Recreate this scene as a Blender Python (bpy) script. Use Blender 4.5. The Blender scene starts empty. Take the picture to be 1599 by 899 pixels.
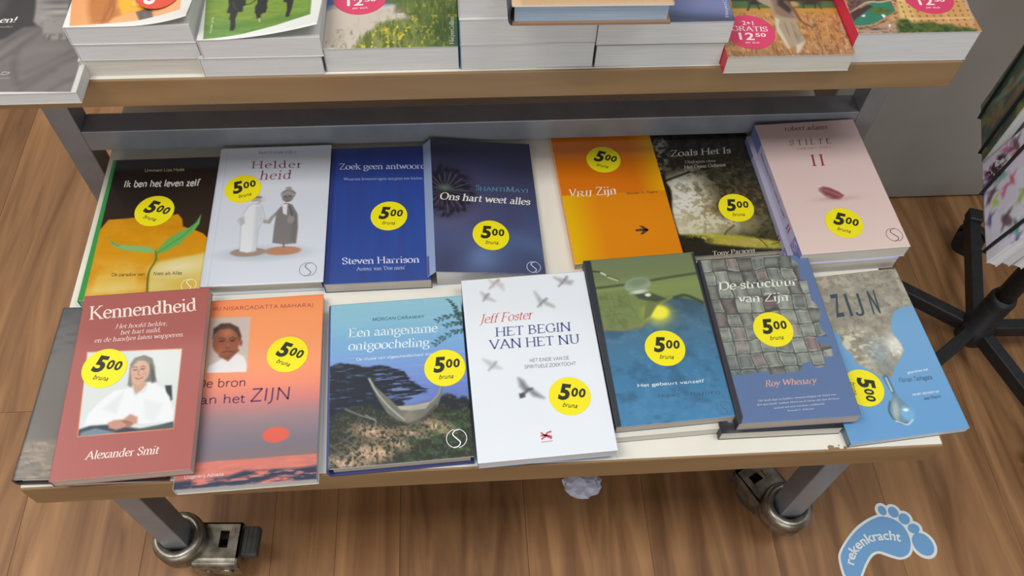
import bpy, bmesh, math, random
import numpy as np
from mathutils import Vector, Matrix
random.seed(7)
SC = bpy.context.scene
COL = SC.collection

# ---------------------------------------------------------------- camera, world, light, exposure
SH = 0.37            # top of the lower shelf above the floor
UP = 0.59            # top of the upper board
cam_data = bpy.data.cameras.new('camera')
cam = bpy.data.objects.new('camera', cam_data)
COL.objects.link(cam)
cam_data.sensor_width = 36.0
cam_data.lens = 1312.15 / 1599 * 36.0
cam_data.clip_start = 0.02
cr = Vector((0.99790709, -0.05977424, 0.02466739))
cu = Vector((0.03626990, 0.83321127, 0.55176395))
cf = Vector((0.05353442, 0.54971447, -0.83363545))
m = Matrix((cr, cu, -cf)).transposed().to_4x4()
m.translation = Vector((0, 0, 0.83695 + SH))
cam.matrix_world = m
SC.camera = cam
SC.view_settings.view_transform = 'Standard'
SC.view_settings.look = 'None'
SC.view_settings.gamma = 1.0
SC.view_settings.use_curve_mapping = False
SC.view_settings.exposure = 0.0

world = bpy.data.worlds.new('world')
SC.world = world
world.use_nodes = True
bg = world.node_tree.nodes['Background']
bg.inputs[0].default_value = (0.86, 0.93, 1.0, 1)
bg.inputs[1].default_value = 0.30

def area(name, loc, size, power, color=(1, 1, 1), target=None):
    d = bpy.data.lights.new(name, 'AREA')
    d.shape = 'RECTANGLE'; d.size, d.size_y = size
    d.energy = power; d.color = color
    o = bpy.data.objects.new(name, d); COL.objects.link(o)
    o.location = loc
    if target is not None:
        o.rotation_euler = (Vector(target) - Vector(loc)).to_track_quat('-Z', 'Y').to_euler()
    return o
# ceiling fittings of the shop (all 2.9 m up)
area('ceiling_light', (-1.3, 2.6, 2.9), (1.3, 0.25), 18, (1.0, 0.97, 0.92))
area('ceiling_light', (1.3, 2.6, 2.9), (1.3, 0.25), 13, (1.0, 0.97, 0.92))
area('ceiling_light', (-1.1, 0.0, 2.9), (1.2, 0.7), 36, (1.0, 0.96, 0.91))
area('ceiling_light', (1.1, 0.0, 2.9), (1.2, 0.7), 25, (0.96, 0.98, 1.0))
area('ceiling_light', (-2.2, 1.2, 2.9), (0.8, 0.8), 18, (1.0, 0.95, 0.88))
# unseen fill added behind the viewer to brighten front and upright faces
area('front_fill_light', (-0.4, -3.4, 1.5), (3.6, 2.0), 50, (0.97, 0.98, 1.0), (0, 0.6, 0.5))

# ---------------------------------------------------------------- helpers
def lin(c):
    c = np.asarray(c, float) / 255.0
    return np.where(c <= 0.04045, c / 12.92, ((c + 0.055) / 1.055) ** 2.4)
_mats = {}
def flat(c, rough=0.5, metal=0.0, spec=0.5, coat=0.0):
    k = (tuple(c), rough, metal, spec, coat)
    if k in _mats: return _mats[k]
    mt = bpy.data.materials.new('paint_%d_%d_%d' % tuple(int(x) for x in c)); mt.use_nodes = True
    b = mt.node_tree.nodes['Principled BSDF']
    l = lin(c)
    b.inputs['Base Color'].default_value = (l[0], l[1], l[2], 1)
    b.inputs['Roughness'].default_value = rough
    b.inputs['Metallic'].default_value = metal
    b.inputs['Specular IOR Level'].default_value = spec
    b.inputs['Coat Weight'].default_value = coat
    b.inputs['Coat Roughness'].default_value = 0.12
    _mats[k] = mt
    return mt
def noisy(name, c1, c2, scale=(10, 10, 10), rough=0.5, metal=0.0, bump=0.0, detail=4, spec=0.5, rand=0.0, contrast=(0.35, 0.65), distortion=0.0):
    mt = bpy.data.materials.new(name); mt.use_nodes = True
    nt = mt.node_tree; N = nt.nodes; L = nt.links
    b = N['Principled BSDF']
    tc = N.new('ShaderNodeTexCoord'); mp = N.new('ShaderNodeMapping'); no = N.new('ShaderNodeTexNoise'); cr_ = N.new('ShaderNodeValToRGB')
    mp.inputs['Scale'].default_value = scale
    no.inputs['Scale'].default_value = 1.0; no.inputs['Detail'].default_value = detail
    no.inputs['Distortion'].default_value = distortion
    L.new(tc.outputs['Object'], mp.inputs[0])
    if rand:
        oi = N.new('ShaderNodeObjectInfo'); ml = N.new('ShaderNodeMath'); ml.operation = 'MULTIPLY'; ml.inputs[1].default_value = rand
        cb = N.new('ShaderNodeCombineXYZ'); ad = N.new('ShaderNodeVectorMath')
        L.new(oi.outputs['Random'], ml.inputs[0]); L.new(ml.outputs[0], cb.inputs[0]); L.new(ml.outputs[0], cb.inputs[2])
        L.new(mp.outputs[0], ad.inputs[0]); L.new(cb.outputs[0], ad.inputs[1]); L.new(ad.outputs[0], no.inputs[0])
    else:
        L.new(mp.outputs[0], no.inputs[0])
    a, d = lin(c1), lin(c2)
    cr_.color_ramp.elements[0].position = contrast[0]; cr_.color_ramp.elements[1].position = contrast[1]
    cr_.color_ramp.elements[0].color = (*a, 1); cr_.color_ramp.elements[1].color = (*d, 1)
    L.new(no.outputs[0], cr_.inputs[0]); L.new(cr_.outputs[0], b.inputs['Base Color'])
    b.inputs['Roughness'].default_value = rough; b.inputs['Metallic'].default_value = metal
    b.inputs['Specular IOR Level'].default_value = spec
    if bump:
        bp = N.new('ShaderNodeBump'); bp.inputs['Strength'].default_value = bump; bp.inputs['Distance'].default_value = 0.001
        L.new(no.outputs[0], bp.inputs['Height']); L.new(bp.outputs[0], b.inputs['Normal'])
    return mt

def printed(name, rough, coat):
    mt = bpy.data.materials.new(name); mt.use_nodes = True
    nt = mt.node_tree; b = nt.nodes['Principled BSDF']
    at = nt.nodes.new('ShaderNodeAttribute'); at.attribute_name = 'print'
    no = nt.nodes.new('ShaderNodeTexNoise'); no.inputs['Scale'].default_value = 900
    mr = nt.nodes.new('ShaderNodeMapRange'); mr.inputs['To Min'].default_value = max(rough - .06, 0); mr.inputs['To Max'].default_value = rough + .06
    nt.links.new(no.outputs[0], mr.inputs[0]); nt.links.new(mr.outputs[0], b.inputs['Roughness'])
    nt.links.new(at.outputs['Color'], b.inputs['Base Color'])
    b.inputs['Specular IOR Level'].default_value = 0.45
    b.inputs['Coat Weight'].default_value = coat; b.inputs['Coat Roughness'].default_value = 0.1
    return mt
MATTE = printed('printed_matte_card', 0.5, 0.0)
SATIN = printed('printed_satin_card', 0.34, 0.15)
GLOSS = printed('printed_gloss_card', 0.22, 0.6)
def pages_mat(name, c1, c2):
    mt = noisy(name, c1, c2, (18, 18, 1500), 0.85, bump=0.12, detail=2, spec=0.2, rand=40, contrast=(.3, .7))
    return mt
PAGES = pages_mat('page_edges_cream', (196, 190, 176), (212, 206, 193))
PAGESW = pages_mat('page_edges_white', (202, 200, 196), (217, 215, 211))
PAGESB = pages_mat('page_edges_beige', (184, 168, 152), (200, 186, 168))

def link(name, me, parent=None, mats=()):
    o = bpy.data.objects.new(name, me); COL.objects.link(o)
    for mt in mats: me.materials.append(mt)
    if parent is not None: o.parent = parent
    return o
def mesh_obj(name, V, F, parent=None, mats=(), idx=None, smooth=False):
    me = bpy.data.meshes.new(name); me.from_pydata([tuple(v) for v in V], [], F); me.update()
    o = link(name, me, parent, mats)
    if idx is not None: me.polygons.foreach_set('material_index', idx)
    if smooth: me.polygons.foreach_set('use_smooth', [True] * len(me.polygons))
    return o
def tag(o, label=None, cat=None, group=None, kind=None):
    if label: o['label'] = label
    if cat: o['category'] = cat
    if group: o['group'] = group
    if kind: o['kind'] = kind
    return o
def empty(name, label, cat, group=None, mat=None, loc=None):
    o = bpy.data.objects.new(name, None); COL.objects.link(o); o.empty_display_size = 0.03
    tag(o, label, cat, group)
    if mat is not None: o.matrix_world = mat
    if loc is not None: o.location = loc
    return o
class BM:
    def __init__(s): s.b = bmesh.new(); s.mi = 0
    def _m(s, fs):
        for f in fs: f.material_index = s.mi
    def box(s, x0, x1, y0, y1, z0, z1, bev=0.0, seg=2, mat=None):
        r = bmesh.ops.create_cube(s.b, size=1.0)
        vs = r['verts']
        for v in vs:
            v.co = Vector(((x0 + x1) / 2 + v.co.x * (x1 - x0), (y0 + y1) / 2 + v.co.y * (y1 - y0), (z0 + z1) / 2 + v.co.z * (z1 - z0)))
        fs = set(f for v in vs for f in v.link_faces)
        s._m(fs)
        if bev:
            es = set(e for v in vs for e in v.link_edges)
            rr = bmesh.ops.bevel(s.b, geom=list(es), offset=bev, segments=seg, affect='EDGES', profile=0.5)
            s._m(rr['faces']); vs = list(set(v for f in rr['faces'] for v in f.verts) | set(v for v in vs if v.is_valid))
        if mat is not None:
            for v in vs: v.co = mat @ v.co
        return s
    def cyl(s, p0, p1, r0, r1=None, n=24, cap=True):
        r1 = r0 if r1 is None else r1
        p0 = Vector(p0); p1 = Vector(p1); d = (p1 - p0); q = d.to_track_quat('Z', 'Y').to_matrix()
        A = [s.b.verts.new(p0 + q @ Vector((math.cos(2*math.pi*i/n)*r0, math.sin(2*math.pi*i/n)*r0, 0))) for i in range(n)]
        B = [s.b.verts.new(p1 + q @ Vector((math.cos(2*math.pi*i/n)*r1, math.sin(2*math.pi*i/n)*r1, 0))) for i in range(n)]
        fs = [s.b.faces.new((A[i], A[(i+1) % n], B[(i+1) % n], B[i])) for i in range(n)]
        for f in fs: f.smooth = True
        if cap: fs += [s.b.faces.new(A[::-1]), s.b.faces.new(B)]
        s._m(fs); return s
    def lathe(s, c, prof, n=32, axis=None):
        c = Vector(c); rings = []
        for r, z in prof:
            rings.append([s.b.verts.new(c + Vector((math.cos(2*math.pi*i/n)*r, math.sin(2*math.pi*i/n)*r, z))) for i in range(n)])
        fs = []
        for a, b in zip(rings, rings[1:]):
            for i in range(n): fs.append(s.b.faces.new((a[i], a[(i+1) % n], b[(i+1) % n], b[i])))
        for f in fs: f.smooth = True
        s._m(fs); return s
    def tube(s, pts, r, n=8):
        pts = [Vector(p) for p in pts]; rings = []
        for i, p in enumerate(pts):
            d = (pts[min(i+1, len(pts)-1)] - pts[max(i-1, 0)]).normalized()
            q = d.to_track_quat('Z', 'Y').to_matrix()
            rings.append([s.b.verts.new(p + q @ Vector((math.cos(2*math.pi*k/n)*r, math.sin(2*math.pi*k/n)*r, 0))) for k in range(n)])
        fs = []
        for a, b in zip(rings, rings[1:]):
            # match ring starts
            k0 = min(range(n), key=lambda k: (b[k].co - a[0].co).length)
            for i in range(n): fs.append(s.b.faces.new((a[i], a[(i+1) % n], b[(i+1+k0) % n], b[(i+k0) % n])))
        fs += [s.b.faces.new(rings[0][::-1]), s.b.faces.new(rings[-1])]
        for f in fs: f.smooth = True
        s._m(fs); return s
    def obj(s, name, parent=None, mats=()):
        bmesh.ops.recalc_face_normals(s.b, faces=s.b.faces[:])
        me = bpy.data.meshes.new(name); s.b.to_mesh(me); s.b.free()
        return link(name, me, parent, mats)

# ---------------------------------------------------------------- lettering: a roman pen font of strokes, and the built-in sans
# each glyph: advance | strokes.  first two letters of a stroke = serif at start / end (n none, f full, h left half, r right half, v vertical tick)
G = {
'A':'7.4|nf 3.7,7 .8,0|nf 3.6,7 6.7,0|nn 1.9,2.5 5.5,2.5','B':'6.2|ff 1.3,0 1.3,7|nn c 1.3,6.9 3.6,6.9 4.7,5.4 3.6,3.8 1.3,3.7|nn c 1.3,3.7 4.1,3.7 5.5,1.9 4.1,.1 1.3,.1',
'C':'6.8|vn c 6,5.4 5.3,6.7 3.6,7 1.5,6 .7,3.5 1.5,1 3.7,0 5.4,.4 6.2,1.6','D':'7.2|ff 1.3,0 1.3,7|nn c 1.3,6.9 4.2,6.8 6,5.6 6.5,3.5 6,1.4 4.2,.2 1.3,.1',
'E':'6|ff 1.3,0 1.3,7|nv 1.3,6.85 5.2,6.85|nn 1.3,3.7 4.3,3.7|nv 1.3,.15 5.5,.15','F':'5.6|ff 1.3,0 1.3,7|nv 1.3,6.85 5.1,6.85|nn 1.3,3.6 4.2,3.6',
'G':'7.3|vn c 6,5.4 5.3,6.7 3.6,7 1.5,6 .7,3.5 1.5,1 3.7,0 5.2,.2 6.2,.9|nf 6.2,.6 6.2,3','H':'7.6|ff 1.3,0 1.3,7|ff 6.3,0 6.3,7|nn 1.3,3.6 6.3,3.6',
'I':'2.8|ff 1.4,0 1.4,7','J':'3.2|nf c 0,-1.6 1.2,-1 1.7,.5 1.7,3.5 1.7,7','K':'7|ff 1.3,0 1.3,7|nf 1.5,3 5.6,7|nf 2.6,4 6.2,0','L':'5.6|ff 1.3,0 1.3,7|nv 1.3,.15 5.2,.15',
'M':'8.8|ff 1.2,0 1.5,7|nn 1.6,7 4.4,.4|nn 4.4,.4 7.2,7|ff 7.5,0 7.2,7','N':'7.8|ff 1.3,0 1.3,7|nn 1.3,6.8 6.4,.2|ff 6.4,0 6.4,7','O':'7.6|nn c 3.8,7 1.5,6 .7,3.5 1.5,1 3.8,0 6.1,1 6.9,3.5 6.1,6 3.8,7',
'P':'5.8|ff 1.3,0 1.3,7|nn c 1.3,6.9 3.6,6.9 5.1,5.2 3.9,3.3 1.3,3.1','Q':'7.6|nn c 3.8,7 1.5,6 .7,3.5 1.5,1 3.8,0 6.1,1 6.9,3.5 6.1,6 3.8,7|nn 4,.6 7,-1.6','R':'6.6|ff 1.3,0 1.3,7|nn c 1.3,6.9 3.6,6.9 4.9,5.3 3.8,3.6 1.3,3.5|nf 3.2,3.4 6,0',
'S':'5.2|vn c 4.3,5.4 3.6,6.8 2.4,6.9 1,6.2 .9,4.8 2.5,3.7 4.2,2.6 4.4,1.2 3,.1 1.6,.1 .7,1.7','T':'6.4|nf 3.2,7 3.2,0|vv .5,6.85 5.9,6.85','U':'7.4|nn c 1.4,7 1.4,3 1.8,.8 3.8,0 5.5,.8 6.1,3 6.1,7|ff 1.4,6.9 1.4,7|ff 6.1,6.9 6.1,7',
'V':'7.2|fn .7,7 3.7,0|fn 6.6,7 3.7,0','W':'10|fn .7,7 3.1,0|nn 5.1,7 3.1,0|nn 5.1,7 7.4,0|fn 9.4,7 7.4,0','X':'7|ff .8,7 6.2,0|ff 6,7 1,0','Y':'6.6|fn .6,7 3.4,3.3|fn 6.1,7 3.4,3.3|nf 3.4,3.4 3.4,0','Z':'6.2|vn .7,6.85 5.5,6.85|nn 5.4,6.9 .7,.1|nv .7,.15 5.7,.15',
'a':'4.5|nn c .9,3.6 1.6,4.5 2.7,4.3 3.3,3.2 3.3,.8 3.7,.1 4.4,.4|nn c 3.3,2.7 1.6,2.3 .7,1.2 1.5,.1 3.3,1.2','b':'5.2|nh 1.2,.2 1.2,7.2|nn c 1.2,3.6 2.6,4.6 4.2,3.9 4.6,2.3 4.1,.7 2.7,0 1.2,.8',
'c':'4.3|nn c 3.8,3.5 3.2,4.4 1.9,4.4 .8,3.2 .7,1.8 1.6,.3 2.9,.1 4,1','d':'5.4|nh 4,.2 4,7.2|nn c 4,3.7 2.8,4.6 1.1,3.8 .7,2.1 1.3,.5 2.6,0 4,.9|nn 4,.3 5,.3','e':'4.4|nn c .8,2.6 3.8,2.7 3.6,4 2.3,4.6 1,3.8 .6,2.2 1.2,.6 2.6,0 4,.9',
'f':'3.2|fn c 1.4,0 1.4,3 1.4,5.5 2.1,7 3.6,6.9|nn .4,4.4 2.9,4.4','g':'4.8|nn c 2.3,4.6 .9,4 .9,2.4 2.3,1.7 3.7,2.4 3.6,4 2.3,4.6|nn 3.4,4.2 4.7,4.5|nn c 1.4,1.9 .9,1 2.4,.5 4.2,.1 4.2,-1.4 2.4,-2.2 .6,-1.5 .8,-.3 1.6,.3',
'h':'5.4|fh 1.2,0 1.2,7.2|nf c 1.2,3.4 2.5,4.6 3.8,4.2 4.2,3 4.2,0','i':'2.6|fh 1.3,0 1.3,4.6|nn 1.25,6.1 1.25,6.9','j':'2.6|nh c -.2,-1.9 .9,-1.5 1.3,0 1.3,2 1.3,4.6|nn 1.25,6.1 1.25,6.9','k':'5.2|fh 1.2,0 1.2,7.2|nf 1.3,2 4,4.5|nf 2.2,2.8 4.6,0','l':'2.6|fh 1.3,0 1.3,7.2',
'm':'8.2|fh 1.2,0 1.2,4.6|nf c 1.2,3.4 2.5,4.6 3.7,4.2 4.1,3 4.1,0|nf c 4.1,3.4 5.4,4.6 6.6,4.2 7,3 7,0','n':'5.4|fh 1.2,0 1.2,4.6|nf c 1.2,3.4 2.5,4.6 3.8,4.2 4.2,3 4.2,0','o':'5|nn c 2.5,4.6 .9,3.8 .6,2.3 .9,.8 2.5,0 4.1,.8 4.4,2.3 4.1,3.8 2.5,4.6',
'p':'5.3|fh 1.2,-2.2 1.2,4.6|nn c 1.2,3.6 2.6,4.6 4.2,3.9 4.6,2.3 4.1,.7 2.7,0 1.2,.8','q':'5.3|fn 4,-2.2 4,4.6|nn c 4,3.7 2.8,4.6 1.1,3.8 .7,2.1 1.3,.5 2.6,0 4,.9','r':'3.8|fh 1.2,0 1.2,4.6|nn c 1.2,3.2 2,4.4 3.5,4.2','s':'3.8|vn c 3.2,3.4 2.6,4.5 1.4,4.4 .7,3.4 1.8,2.5 3.1,1.7 3,.5 1.8,0 .6,1',
't':'3.1|nn c 1.3,5.9 1.3,3 1.3,.9 1.9,.1 3,.5|nn .4,4.4 2.8,4.4','u':'5.4|hn c 1.2,4.6 1.2,1.4 1.9,.2 3,.2 4.1,1.2|hn 4.1,4.6 4.1,.2|nn 4.1,.3 5,.3','v':'4.9|fn .7,4.6 2.6,0|fn 4.4,4.6 2.6,0','w':'7|fn .6,4.6 2.2,0|nn 3.6,4.4 2.2,0|nn 3.6,4.4 5.1,0|fn 6.5,4.6 5.1,0',
'x':'4.8|ff .7,4.6 4.1,0|ff 4,4.6 .8,0','y':'4.9|fn .7,4.6 2.7,.2|fn 4.4,4.6 1.4,-2.2|nn 1.4,-2.1 .6,-2','z':'4.3|vn .6,4.45 3.7,4.45|nn 3.6,4.5 .6,.1|nv .6,.15 3.9,.15',
'.':'2|nn .9,.1 .9,.8','!':'2.6|nn 1.2,.1 1.2,.8|nn 1.3,2.2 1.4,7',',':'2|nn 1,.8 .6,-1',"'":'1.8|nn .9,6 .9,7.2',' ':'2.6|','-':'3|nn .6,2.4 2.4,2.4','+':'5|nn 1,3 4.4,3|nn 2.7,1.2 2.7,4.8',
}
def spline(P, k=5):
    P = [np.array(p, float) for p in P]
    if len(P) < 3: return P
    out = []
    Q = [2*P[0]-P[1]] + P + [2*P[-1]-P[-2]]
    if np.allclose(P[0], P[-1]): Q[0] = P[-2]; Q[-1] = P[1]
    for i in range(1, len(Q)-2):
        a, b, c, d = Q[i-1], Q[i], Q[i+1], Q[i+2]
        for j in range(k):
            t = j/k
            out.append(.5*((2*b)+(c-a)*t+(2*a-5*b+4*c-d)*t*t+(3*b-a-3*c+d)*t**3))
    out.append(P[-1]); return out
def pen(s, bold=1.0, serif=True, mono=False, slant=0.0, space=1.0):
    """returns verts, quads and total width for a line in the pen font; cap height = 7"""
    V, F, x = [], [], 0.0
    T = 1.0*bold; mn = .42 if not mono else 1.0
    nib = np.array([.97, .24])
    def quadstrip(pts, ws, fixed=None):
        base = len(V); n = len(pts)
        for i, p in enumerate(pts):
            d = pts[min(i+1, n-1)]-pts[max(i-1, 0)]; L = np.hypot(*d) or 1; d = d/L
            w = ws if ws is not None else T*max(mn, abs(d[0]*nib[1]-d[1]*nib[0])**1.3)
            nrm = np.array([-d[1], d[0]])*w/2
            V.append(p+nrm); V.append(p-nrm)
        for i in range(n-1):
            a = base+2*i; F.append((a, a+1, a+3, a+2))
    for ch in s:
        g = G.get(ch)
        if g is None: x += 3; continue
        adv, *st = g.split('|')
        for q in st:
            if not q: continue
            fl, rest = q[:2], q[3:]
            cv = rest.startswith('c ')
            if cv: rest = rest[2:]
            P = [tuple(float(v) for v in t.split(',')) for t in rest.split()]
            pts = spline(P) if cv else [np.array(p, float) for p in P]
            pts = [p+np.array([x, 0]) for p in pts]
            quadstrip(pts, None)
            if serif:
                for f, e in ((fl[0], pts[0]), (fl[1], pts[-1])):
                    L = 1.15
                    if f == 'f': quadstrip([e+[-L, 0], e+[L, 0]], .38)
                    elif f == 'h': quadstrip([e+[-L, -.45], e+[.3, -.1]], .45)
                    elif f == 'v': quadstrip([e+[0, -1.0 if e[1] > 3 else 1.2], e], .4)
        x += float(adv)*1.0+(space-1)*3
    V2 = [(p[0]+slant*p[1], p[1]) for p in V]
    return V2, F, x
_sans = {}
def sans(s, bold=0.0):
    k = (s, bold)
    if k in _sans: return _sans[k]
    cu_ = bpy.data.curves.new('t', 'FONT'); cu_.body = s; cu_.size = 1; cu_.offset = bold; cu_.resolution_u = 3
    o = bpy.data.objects.new('t', cu_); COL.objects.link(o)
    dg = bpy.context.evaluated_depsgraph_get(); me = bpy.data.meshes.new_from_object(o.evaluated_get(dg))
    V = [(v.co.x, v.co.y) for v in me.vertices]; F = [tuple(p.vertices) for p in me.polygons]
    bpy.data.objects.remove(o); bpy.data.curves.remove(cu_); bpy.data.meshes.remove(me)
    _sans[k] = (V, F); return V, F
_cap = None
class Print:
    """collects flat lettering on a sheet w wide, h tall (coordinates u right, v down, 0..1)"""
    def __init__(s, w, h): s.w, s.h = w, h; s.V, s.F, s.I, s.M = [], [], [], []; s.cuts = []; s.hs = []
    def _p(s, u, v): return np.array([(u-.5)*s.w, (.5-v)*s.h])
    def _add(s, V, F, c):
        mt = flat(c, .55)
        if mt not in s.M: s.M.append(mt)
        k = s.M.index(mt); b = len(s.V)
        s.V += V; s.F += [tuple(b+i for i in f) for f in F]; s.I += [k]*len(F)
    def t(s, txt, pts, c, style='serif', **kw):
        """pts: baseline left, baseline right, cap-height point above the left one (u,v)"""
        global _cap
        a, b, d = [s._p(*q) for q in pts]
        s.cuts.append(['lettering', len(s.V), len(s.F), float(np.hypot(*(d-a)))])
        if style == 'serif':
            V, F, W = pen(txt, **kw); x0, H = .3, 7.0; W -= .6
        elif style == 'plain':
            V, F, W = pen(txt, serif=False, mono=True, **kw); x0, H = .5, 7.0; W -= 1
        else:
            if _cap is None: _cap = max(y for x, y in sans('H')[0])
            V, F = sans(txt, kw.get('bold', 0.0)); xs = [p[0] for p in V]; x0, W, H = min(xs), max(xs)-min(xs), _cap
            sl = kw.get('slant', 0)
            V = [(x+sl*y, y) for x, y in V]
        ex = (b-a)/W; ey = (d-a)/H
        s._add([tuple(a+ex*(x-x0)+ey*y) for x, y in V], F, c)
    def stroke(s, pts, wd, c, sm=True):
        if not (s.cuts and s.cuts[-1][0] == 'emblem'): s.cuts.append(['emblem', len(s.V), len(s.F), 0])
        P = [s._p(*q) for q in pts]
        if sm: P = spline(P, 6)
        V, F = [], []
        for i, p in enumerate(P):
            d = P[min(i+1, len(P)-1)]-P[max(i-1, 0)]; d = d/(np.hypot(*d) or 1); n = np.array([-d[1], d[0]])*wd/2
            V += [tuple(p+n), tuple(p-n)]
        for i in range(len(P)-1): F.append((2*i, 2*i+1, 2*i+3, 2*i+2))
        s._add(V, F, c)
    def poly(s, pts, c):
        if not (s.cuts and s.cuts[-1][0] == 'emblem'): s.cuts.append(['emblem', len(s.V), len(s.F), 0])
        P = [tuple(s._p(*q)) for q in pts]; s._add(P, [tuple(range(len(P)))], c)
    def disc(s, u, v, rx, ry, c, rot=0, n=40):
        o = s._p(u, v); cs, sn = math.cos(rot), math.sin(rot)
        P = [(o[0]+cs*rx*math.cos(2*math.pi*i/n)-sn*ry*math.sin(2*math.pi*i/n), o[1]+sn*rx*math.cos(2*math.pi*i/n)+cs*ry*math.sin(2*math.pi*i/n)) for i in range(n)]
        s._add(P, [tuple(range(n))], c)
    def swirl(s, u, v, r, c, wd=.0006):
        """round publisher's mark: a broken circle with an s curve in it"""
        o = s._p(u, v)
        def q(x, y): return ((o[0]+x*r)/s.w+.5, .5-(o[1]+y*r)/s.h)
        for a0, a1 in ((100, 250), (-80, 70)):
            s.stroke([q(math.cos(math.radians(a)), math.sin(math.radians(a))) for a in range(a0, a1+1, 15)], wd, c)
        s.stroke([q(.35, .95), q(-.1, .85), q(-.35, .45), q(0, 0), q(.35, -.45), q(.1, -.85), q(-.35, -.95)], wd*1.7, c)
    def obj(s, name, parent, z, zf=None):
        V = [(x, y, z+(zf(x, y) if zf else 0)) for x, y in s.V]
        return mesh_obj(name, V, s.F, parent, s.M, s.I)
    def parts(s, parent, z, zf=None):
        V = [(x, y, z+(zf(x, y) if zf else 0)) for x, y in s.V]
        top = max([c[3] for c in s.cuts] or [0]); ends = s.cuts[1:]+[['', len(V), len(s.F), 0]]
        for (nm, v0, f0, hh), (_, v1, f1, _h2) in zip(s.cuts, ends):
            if nm == 'lettering' and hh > .88*top: nm = 'title'
            ks = sorted(set(s.I[f0:f1])); idx = [ks.index(k) for k in s.I[f0:f1]]
            mesh_obj(nm, V[v0:v1], [tuple(i-v0 for i in f) for f in s.F[f0:f1]], parent, [s.M[k] for k in ks], idx)

# ---------------------------------------------------------------- pictures: colour fields computed on a sheet's own grid
def _h(ix, iy, seed):
    n = (ix*374761393+iy*668265263+seed*974634777) & 0xffffffff
    n = ((n ^ (n >> 13))*1274126177) & 0xffffffff
    return ((n ^ (n >> 16)) & 0xffff)/65535.0
def vnoise(x, y, seed=0):
    ix = np.floor(x).astype(np.int64); iy = np.floor(y).astype(np.int64)
    fx = x-ix; fy = y-iy; fx = fx*fx*(3-2*fx); fy = fy*fy*(3-2*fy)
    a, b, c, d = _h(ix, iy, seed), _h(ix+1, iy, seed), _h(ix, iy+1, seed), _h(ix+1, iy+1, seed)
    return (a*(1-fx)+b*fx)*(1-fy)+(c*(1-fx)+d*fx)*fy
class Art:
    def __init__(s, w, h, nx=150):
        s.w, s.h, s.nx = w, h, nx; s.ny = int(round(nx*h/w)); s.asp = h/w
        u, v = np.meshgrid(np.linspace(0, 1, s.nx+1), np.linspace(0, 1, s.ny+1))
        s.U, s.V = u, v; s.Y = v*s.asp; s.C = np.ones(u.shape+(3,))*255.0; s.px = 1.0/s.nx
    def fbm(s, fx, fy, seed=0, o=4):
        t = 0; a = .5; n = 0
        for i in range(o):
            t = t+a*vnoise(s.U*fx*2**i+7.3*i, s.Y*fy*2**i+3.1*i, seed+i); n += a; a *= .55
        return t/n
    def put(s, m, c):
        c = np.asarray(c, float); m = np.clip(m, 0, 1)[..., None]; s.C = s.C*(1-m)+c*m
    def fill(s, c): s.C[:] = c
    def vgrad(s, stops, m=None):
        vs = [p for p, _ in stops]; cs = np.array([c for _, c in stops], float)
        c = np.stack([np.interp(s.V, vs, cs[:, k]) for k in range(3)], -1)
        s.put(np.ones_like(s.U) if m is None else m, c)
    def mpoly(s, pts, soft=1.0):
        P = [(a, b*s.asp) for a, b in pts]; X, Y = s.U, s.Y
        ins = np.zeros(X.shape, bool); dist = np.full(X.shape, 9.0)
        for (x0, y0), (x1, y1) in zip(P, P[1:]+P[:1]):
            cnd = (y0 > Y) != (y1 > Y)
            ins ^= cnd & (X < (x1-x0)*(Y-y0)/((y1-y0) or 1e-9)+x0)
            dx, dy = x1-x0, y1-y0; L = dx*dx+dy*dy or 1e-12
            t = np.clip(((X-x0)*dx+(Y-y0)*dy)/L, 0, 1)
            dist = np.minimum(dist, np.hypot(X-x0-t*dx, Y-y0-t*dy))
        sd = np.where(ins, dist, -dist); w = s.px*soft
        return np.clip(sd/w+.5, 0, 1)
    def poly(s, pts, c, soft=1.0, a=1.0): s.put(s.mpoly(pts, soft)*a, c)
    def mell(s, u, v, rx, ry, rot=0, soft=1.0):
        x = s.U-u; y = s.Y-v*s.asp; cs, sn = math.cos(rot), math.sin(rot)
        x, y = cs*x+sn*y, -sn*x+cs*y
        return np.clip((1-np.hypot(x/rx, y/ry))*min(rx, ry)/(s.px*soft)+.5, 0, 1)
    def ell(s, u, v, rx, ry, c, rot=0, soft=1.0, a=1.0): s.put(s.mell(u, v, rx, ry, rot, soft)*a, c)
    def blob(s, u, v, r, c, a=1.0, ry=None):
        d = np.hypot((s.U-u)/r, (s.Y-v*s.asp)/(ry or r)); s.put(a*np.exp(-d*d), c)
    def line(s, pts, wd, c, soft=1.0, a=1.0, sm=True):
        P = [np.array([p, q*s.asp]) for p, q in pts]
        if sm and len(P) > 2: P = spline(P, 5)
        d = np.full(s.U.shape, 9.0)
        ws = np.linspace(*wd, len(P)) if isinstance(wd, tuple) else [wd]*len(P)
        for p, q, w in zip(P, P[1:], ws):
            e = q-p; L = e@e or 1e-12
            t = np.clip(((s.U-p[0])*e[0]+(s.Y-p[1])*e[1])/L, 0, 1)
            d = np.minimum(d, np.hypot(s.U-p[0]-t*e[0], s.Y-p[1]-t*e[1])-w/2)
        s.put(np.clip(-d/(s.px*soft)+.5, 0, 1)*a, c)

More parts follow.
